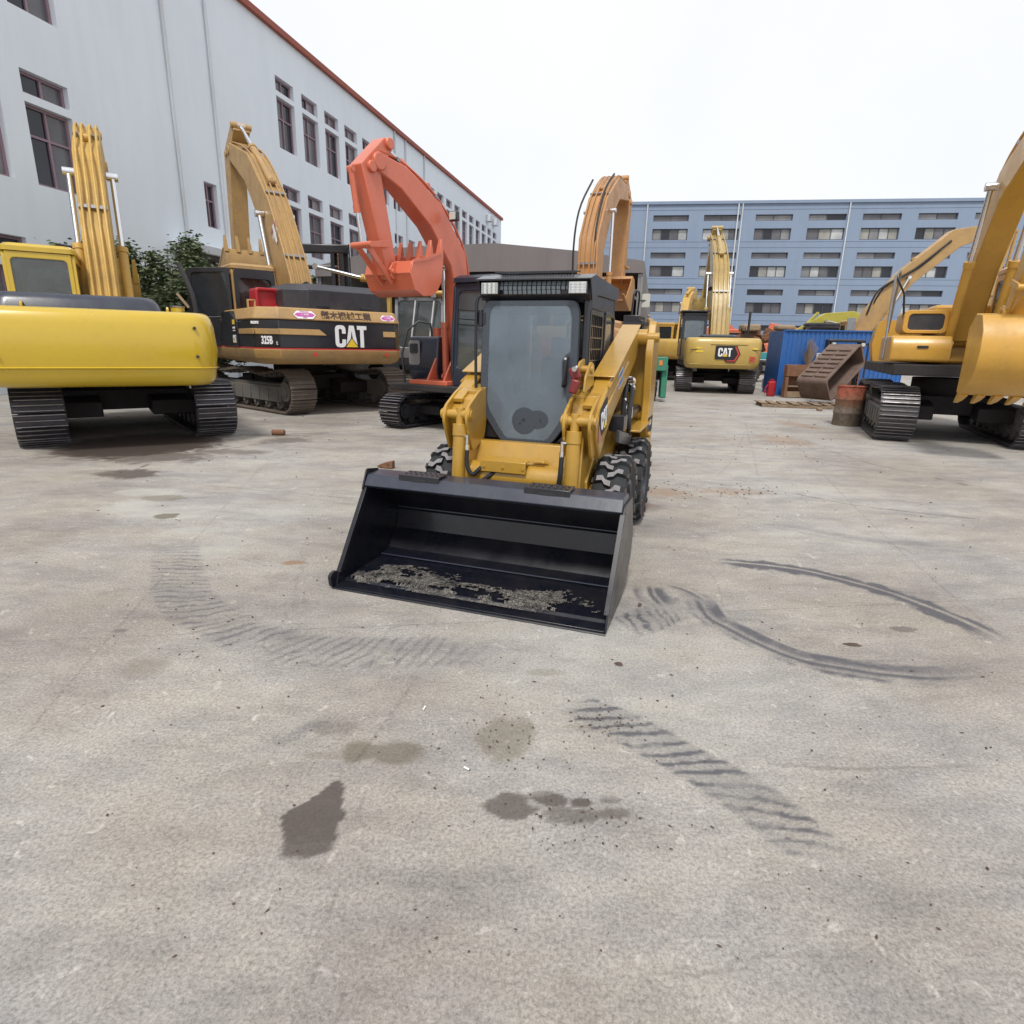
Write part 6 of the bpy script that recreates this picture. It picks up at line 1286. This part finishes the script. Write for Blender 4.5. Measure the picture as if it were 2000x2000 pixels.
def scrap_pile():
    p = G(1700, 770); m = MB(); rnd = random.Random(21)
    for k in range(34):
        a = Vector((rnd.uniform(-.6, .7), rnd.uniform(-.4, .5), rnd.uniform(.02, .5))); b = a+Vector((rnd.uniform(-.7, .7), rnd.uniform(-.4, .4), rnd.uniform(-.2, .45))); b.z = max(b.z, .03)
        if k % 3: m.tube([a, (a+b)/2+Vector((0, 0, rnd.uniform(-.02, .12))), b], rnd.uniform(.015, .035), 6)
        else: m.box((a+b)/2, (rnd.uniform(.2, .5), rnd.uniform(.05, .2), .03), rot=(Vector((rnd.uniform(-1, 1), rnd.uniform(-1, 1), .3)).normalized(), rnd.uniform(0, 2)))
    o = m.build('scrap_heap', 'rust_grey', None, bevel=.004); o.location = (p.x-.3, p.y+.3, .02); tag(o, 'tangled heap of rusty scrap iron between the tipped box and the right excavator tracks', 'scrap heap', kind='stuff')
scrap_pile()
# crumbs of stone and dirt: countless
rnd = random.Random(12); m = MB()
for k in range(800):
    if k < 420: px, py = rnd.uniform(150, 1950), 800+1100*rnd.random()**1.9
    else:
        cx, cy, sx, sy = rnd.choice(((1540, 850, 60, 25), (1300, 962, 70, 14), (1440, 962, 60, 8), (420, 1180, 120, 60), (1150, 1600, 140, 30), (980, 1430, 60, 40), (1180, 1410, 40, 20))); px, py = rnd.gauss(cx, sx), rnd.gauss(cy, sy)
    if py < 785: continue
    p = G(px, py); s_ = rnd.uniform(.0015, .0045)*(1+p.y*.28)
    if 0: continue
    q = Matrix.Translation(p+Vector((0, 0, s_*.3))) @ Matrix.Rotation(rnd.uniform(0, 3), 4, 'Z') @ Matrix.Rotation(rnd.uniform(-.4, .4), 4, 'X')
    a, b, c = s_*rnd.uniform(.7, 1.8), s_*rnd.uniform(.5, 1), s_*rnd.uniform(.3, .6)
    m.add([(-a, 0, 0), (a, 0, 0), (0, -b, 0), (0, b, 0), (0, 0, c), (0, 0, -c)], [(0, 2, 4), (2, 1, 4), (1, 3, 4), (3, 0, 4), (2, 0, 5), (1, 2, 5), (3, 1, 5), (0, 3, 5)], q)
tag(m.build('loose_grit', 'rust_dark', None, smooth=0), 'scattered crumbs of dirt and stone over the concrete', 'grit', kind='stuff')

# ------------------------------------------------------------------ machines farther back
def mast(px0, px1, pytop, Y, label, zbeam=.30, lit=False, h0=0.0, cat='forklift', name='forklift', w=.62):
    a = AT(px0, pytop, Y); b = AT(px1, pytop, Y); W_ = b.x-a.x; H_ = a.z; t = thing(name, (a.x, Y, 0), (1, 0), label, cat); m = MB()
    for x in (w/2, W_-w/2):
        m.box((x, .16, H_/2), (w*.8, .08, H_-.04))
        for dx in (-w*.4, w*.1): m.box((x+dx, 0, H_/2), (w*.22, .22, H_-.02))
    m.build('mast', 'black_paint', t, bevel=.01)
    m = MB(); m.box((W_/2, -.03, H_-zbeam/2), (W_, .2, zbeam)); m.box((W_/2, -.03, H_-zbeam-.45), (W_-w, .12, .14)); m.build('cross_beam', 'black_paint', t, bevel=.04)
    m = MB(); ch = [(W_-w*.55, -.14, H_*.2+k*.07) for k in range(int(H_*.75/.07))]
    for k, c in enumerate(ch): m.box(c, (.05 if k % 2 else .03, .03, .06))
    m.build('lift_chain', 'rust', t, smooth=0)
    m = MB(); m.tube([(W_-.03, -.15, H_-.2), (W_+.03, -.17, H_-.12), (W_+.06, -.15, H_-.3), (W_+.07, -.15, H_*.3)], .025, 7); m.build('hydraulic_hose', 'black_rubber', t)
    return t, W_, H_
t, W_, H_ = mast(520, 680, 475, 22.5, 'black forklift mast standing behind the tan and black excavator')
m = MB(); m.box((W_/2, 1.8, 1.1), (W_*.7, 3.0, 1.2)); m.build('truck_body', 'dusty_yellow', t, bevel=.08)
for sx in (.3, W_-.3):
    m = MB(); m.cyl((sx-.2, 1, .55), (sx+.2, 1, .55), .55, n=24); m.build('wheel', 'tyre_rubber', t, bevel=.03)
t, W_, H_ = mast(1617, 1690, 662, 21.2, 'low dark forklift mast with two round lamps in front of the blue hut', .10, w=.16)
for x in (.16, W_-.12): m = MB(); m.cyl((x, -.18, H_-.17), (x, -.10, H_-.17), .06, n=14); m.build('lamp', 'lens_grey', t)
m = MB(); m.box((W_/2, .6, .5), (W_*.8, 1.0, .6)); m.build('truck_body', 'rust_dark', t, bevel=.05)
def scrap_frame(px, py, Y, label, mat, sz):
    p = AT(px, py, Y); t = thing('scrap_frame', (p.x, Y, 0), (1, 0), label, 'scrap')
    m = MB(); m.box((0, 0, p.z/2), (.12, .1, p.z)); m.tube([(0, 0, p.z-.1), (.25*sz, .1, p.z-.25), (.6*sz, .1, p.z*.5), (.9*sz, .1, .1)], .05, 8); m.box((.12, 0, p.z-.05), (.35*sz, .1, .08)); m.build('frame', mat, t, bevel=.01)
scrap_frame(1600, 690, 20.2, 'white metal scrap bracket leaning behind the tipped rusty box', 'white_paint', 1)
def far_exc(loc, f, label, mat, boom, stick, bw=.45, y=0, bs=1.0, ang=0, s=1.0, cabm=None, uc=True, name='excavator', cyls=True):
    t = thing(name, loc, f, label, 'excavator')
    if uc: undercarriage(t, 4.2, .95, .6, 2.3, 40, 0, 'track_muddy', 'track_frame_grey')
    d = MB(); d.box((0, 0, 1.14), (4.2, 2.6, .18)); d.build('deck', 'dark_under', t, bevel=.02)
    counterweight(t, -2.7, -1.8, 1.35, 1.1, 2.1, .4, mat, .04); b = MB(); b.box((-.4, 0, 1.68), (2.7, 2.6, .86)); b.build('engine_house', mat, t, bevel=.1)
    cab(t, .15, 1.8, .36, 1.3, 1.25, 2.9, cabm or mat, 'dark_glass')
    attach(t, boom, [.42]+[.75]*(len(boom)-2)+[.38], bw, stick, [.22, .45, .28], .34, mat, y, bs, 1.0, ang, pipes=False, cyls=cyls)
    t.scale = (s, s, s); return t
p = AT(1322, 700, 34); far_exc((p.x, p.y, 0), (.45, .9), 'dusty yellow excavator partly hidden left of the big excavator with the hexagon badge', 'dusty_yellow', [(.3, 1.7), (.9, 3.2), (1.4, 4.1), (2.0, 4.6)], [(2.1, 4.9), (2.3, 4.5), (2.2, 2.4)], .4)
p = AT(1292, 700, 39); far_exc((p.x, p.y, 0), (-.5, .85), 'farthest tan excavator at the end of the yard beside the shed wall', 'tan_yellow', [(.3, 1.7), (.9, 2.6), (1.4, 3.1), (2.6, 3.2)], [(2.6, 3.5), (2.9, 3.1), (2.6, 1.9)], .4)
p = AT(1452, 700, 44); far_exc((p.x, p.y, 0), (-.95, .1), 'small red-orange excavator with folded boom, left one behind the big yellow rear end', 'orange_red', [(.3, 1.5), (.9, 2.6), (1.6, 3.3), (3.2, 2.6)], [(3.0, 2.9), (3.3, 2.6), (2.6, 1.6)], .35, bs=.8)
p = AT(1482, 700, 45); far_exc((p.x+1.6, p.y, 0), (.97, -.1), 'small red-orange excavator with long low boom, right one behind the big yellow rear end', 'orange_red', [(-1.2, 2.2), (-.9, 3.2), (.6, 2.9), (3.4, 1.9)], [(3.2, 2.2), (3.5, 1.9), (2.9, 1.2)], .35, bs=.8)
p = AT(1625, 700, 32); far_exc((p.x, p.y, 0), (-.98, .2), 'lime yellow excavator with low folded boom behind the blue hut', 'lime_yellow', [(-1.6, 2.9), (-.6, 3.25), (.6, 3.15), (1.9, 2.5)], [(1.7, 2.7), (2.0, 2.5), (1.8, 1.9)], .42, bs=.7, cabm='hood_black')
# tan machine with its boom rising to the right behind the blue hut
p = AT(1640, 700, 27.5); t = far_exc((p.x, p.y, 0), (.98, -.2), 'tan excavator behind the blue hut, its boom rising to the right', 'tan_yellow', [(.3, 1.7), (1.0, 3.2), (2.0, 4.7), (3.6, 6.2), (5.2, 6.6)], [(5.2, 7.0), (5.5, 6.5), (5.2, 3.6)], .55, ang=R(20))
hoses(t, [[(.7, -.3, 3.2), (1.0, -.4, 4.2), (2.2, -.35, 5.0), (3.4, -.3, 6.1)], [(.8, -.2, 3.2), (1.2, -.3, 4.3), (2.4, -.3, 5.1), (3.5, -.2, 6.2)]], .04, 'black_rubber')
mirror(t, (-.2, -1.45, 2.75), .35, .5, (.2, -1))
def yellow_cab():
    f = Vector((-.1, -1)).normalized(); p = AT(828, 660, 17); t = thing('excavator', (p.x+.85, 18.2, 0), f, 'old excavator with yellow roofed cab behind the orange one', 'excavator')
    undercarriage(t, 4.0, .9, .55, 2.2, 40, 0, 'track_muddy', 'track_frame_grey'); d = MB(); d.box((0, 0, 1.14), (4, 2.5, .18)); d.build('deck', 'dark_under', t)
    b = MB(); b.box((-.4, 0, 1.65), (2.6, 2.4, .8)); b.build('engine_house', 'dusty_yellow', t, bevel=.08)
    c = cab(t, .0, 1.6, -1.45, -.1, 1.2, 2.83, 'steel_grey', 'clear_glass', roof='dusty_yellow', post=.12)
    r_ = MB(); r_.box((.75, -.77, 2.9), (1.9, 1.55, .10)); r_.build('roof_slab', 'dusty_yellow', c, bevel=.04)
    for y in (-1.2, -.35): l = MB(); l.box((1.65, y, 2.82), (.08, .14, .1)); l.build('work_light', 'steel_grey', c, bevel=.01)
    m = MB(); m.beam([(-.2, 2.2), (.2, 3.0), (.6, 3.4), (1.0, 3.9)], [.3, .3, .25, .2], .2, .15); m.beam([(.2, 2.6), (.7, 3.1), (1.0, 3.3)], [.25, .3, .2], .2, .35); m.build('boom', 'straw', t, bevel=.03)
    for y in (-1.0, -.5): m = MB(); m.tube([(1.62, y, 1.6), (1.62, y+.15, 2.7)], .02, 6, smooth=False); m.build('wiper', 'white_paint', c)
yellow_cab()
def yellow_loader():
    p = AT(690, 600, 19.5); t = thing('wheel_loader', (p.x, 21.0, 0), (1, -.1), 'yellow wheel loader arm and rod reaching out behind the black excavator hood', 'wheel loader')
    b = MB(); b.box((-.6, 0, 1.5), (3.0, 1.8, 1.1)); b.build('body', 'dusty_yellow', t, bevel=.08); z = AT(735, 550, 20).z
    m = MB(); m.beam([(-1.6, 2.2), (.3, z-.35), (.9, z-.45)], [.3, .35, .3], .25, -.5); m.box((1.0, -.5, z-.1), (.28, .3, .45), rot=('Y', R(12))); m.box((1.0, -.5, z-.6), (.12, .2, .7)); m.box((.6, -.5, z-.7), (.1, .2, .6)); m.build('arm', 'dusty_yellow', t, bevel=.02)
    ram(t, (1.0, -.72, z-.05), (-1.3, -.72, z+.45), .10, 'dusty_yellow', .35, 'lift_cylinder')
    for x in (-1.5, .7):
        for y in (-.95, .95): w_ = MB(); w_.lathe([(.3, -.2), (.62, -.2), (.7, -.1), (.7, .1), (.62, .2), (.3, .2), (0, .12)], 'y', (x, y, .7), 28); w_.build('wheel', 'tyre_rubber', t)
yellow_loader()
def green_truck():
    p = G(1289, 785); t = thing('forklift', (p.x-.55, p.y+.9, 0), (.12, .99), 'green forklift with orange tail lamp half hidden behind the yellow loader', 'forklift')
    g = MB(); g.box((-.1, .2, 1.15), (1.9, 1.1, .7)); g.build('body', 'green_paint', t, bevel=.06)
    g = MB(); g.box((-.75, -.60, 1.15), (.5, .34, .42)); g.box((-.62, -.72, .62), (.5, .18, 1.0)); g.build('rear_guard', 'green_paint', t, bevel=.03)
    g = MB(); g.box((-1.005, -.56, 1.18), (.02, .10, .14)); g.build('tail_lamp', 'orange_lens', t, bevel=.005)
    for y in (-.42, .75):
        for x in (-.35, 1.1):
            w_ = MB(); w_.lathe([(.18, -.11), (.42, -.12), (.47, -.07), (.47, .07), (.42, .12), (.18, .11), (0, .05)], 'y', (x, y, .47), 28)
            for k in range(18): a = 2*PI*k/18; w_.box((x+.475*math.cos(a), y, .47+.475*math.sin(a)), (.04, .22, .07), rot=('Y', -a))
            w_.build('wheel', 'track_dark', t)
    g = MB()
    for x in (-.9, .6):
        for y in (-.3, .7): g.cyl((x, y, 1.4), (x+.1, y, 2.3), .03, n=8)
    g.box((-.1, .2, 2.32), (1.7, 1.1, .06)); g.build('overhead_guard', 'black_paint', t)
green_truck()
def teal_truck():
    p = AT(1500, 700, 33); t = thing('dismantled_truck', (p.x-1.4, 33, 0), (1, -.1), 'teal truck chassis with a rusty bare engine and big tyres behind the blue hut', 'truck')
    m = MB(); m.box((1.5, 0, 1.35), (4.6, 1.6, .35)); m.build('chassis', 'teal_paint', t, bevel=.03)
    m = MB(); rnd = random.Random(2)
    for k in range(26): m.box((rnd.uniform(-.3, 2.6), rnd.uniform(-.7, .5), rnd.uniform(1.7, 2.6)), (rnd.uniform(.2, .8), rnd.uniform(.2, .6), rnd.uniform(.15, .6)), rot=('Y', rnd.uniform(-.5, .5)))
    m.build('engine', 'rust', t, bevel=.02)
    m = MB(); m.box((.2, 0, 2.75), (.9, 1.0, .35)); m.build('engine_cover', 'straw', t, bevel=.08); m = MB(); m.box((2.0, .1, 2.8), (.9, .8, .25)); m.build('engine_cover', 'straw', t, bevel=.08)
    for x in (.2, 2.3):
        w_ = MB(); w_.lathe([(.25, -.2), (.6, -.2), (.68, -.1), (.68, .1), (.6, .2), (.25, .2), (0, .1)], 'y', (x, -.8, .68), 28); w_.build('wheel', 'tyre_rubber', t)
teal_truck()
def tyre_stack():
    p = G(1513, 770); m = MB(); m.lathe([(.30, -.14), (.52, -.15), (.60, -.09), (.60, .09), (.52, .15), (.30, .14), (.28, 0), (.30, -.14)], 'x', (0, 0, 0), 32)
    for k in range(26): a = 2*PI*k/26; m.box((0, .605*math.cos(a), .605*math.sin(a)), (.22, .07, .05), rot=('X', a))
    o = m.build('tyre', 'tyre_side', None); o.location = (p.x-.1, p.y+3.1, .62); o.rotation_euler = (0, 0, R(70)); tag(o, 'big loose tyre standing beside the blue hut', 'tyre')
tyre_stack()
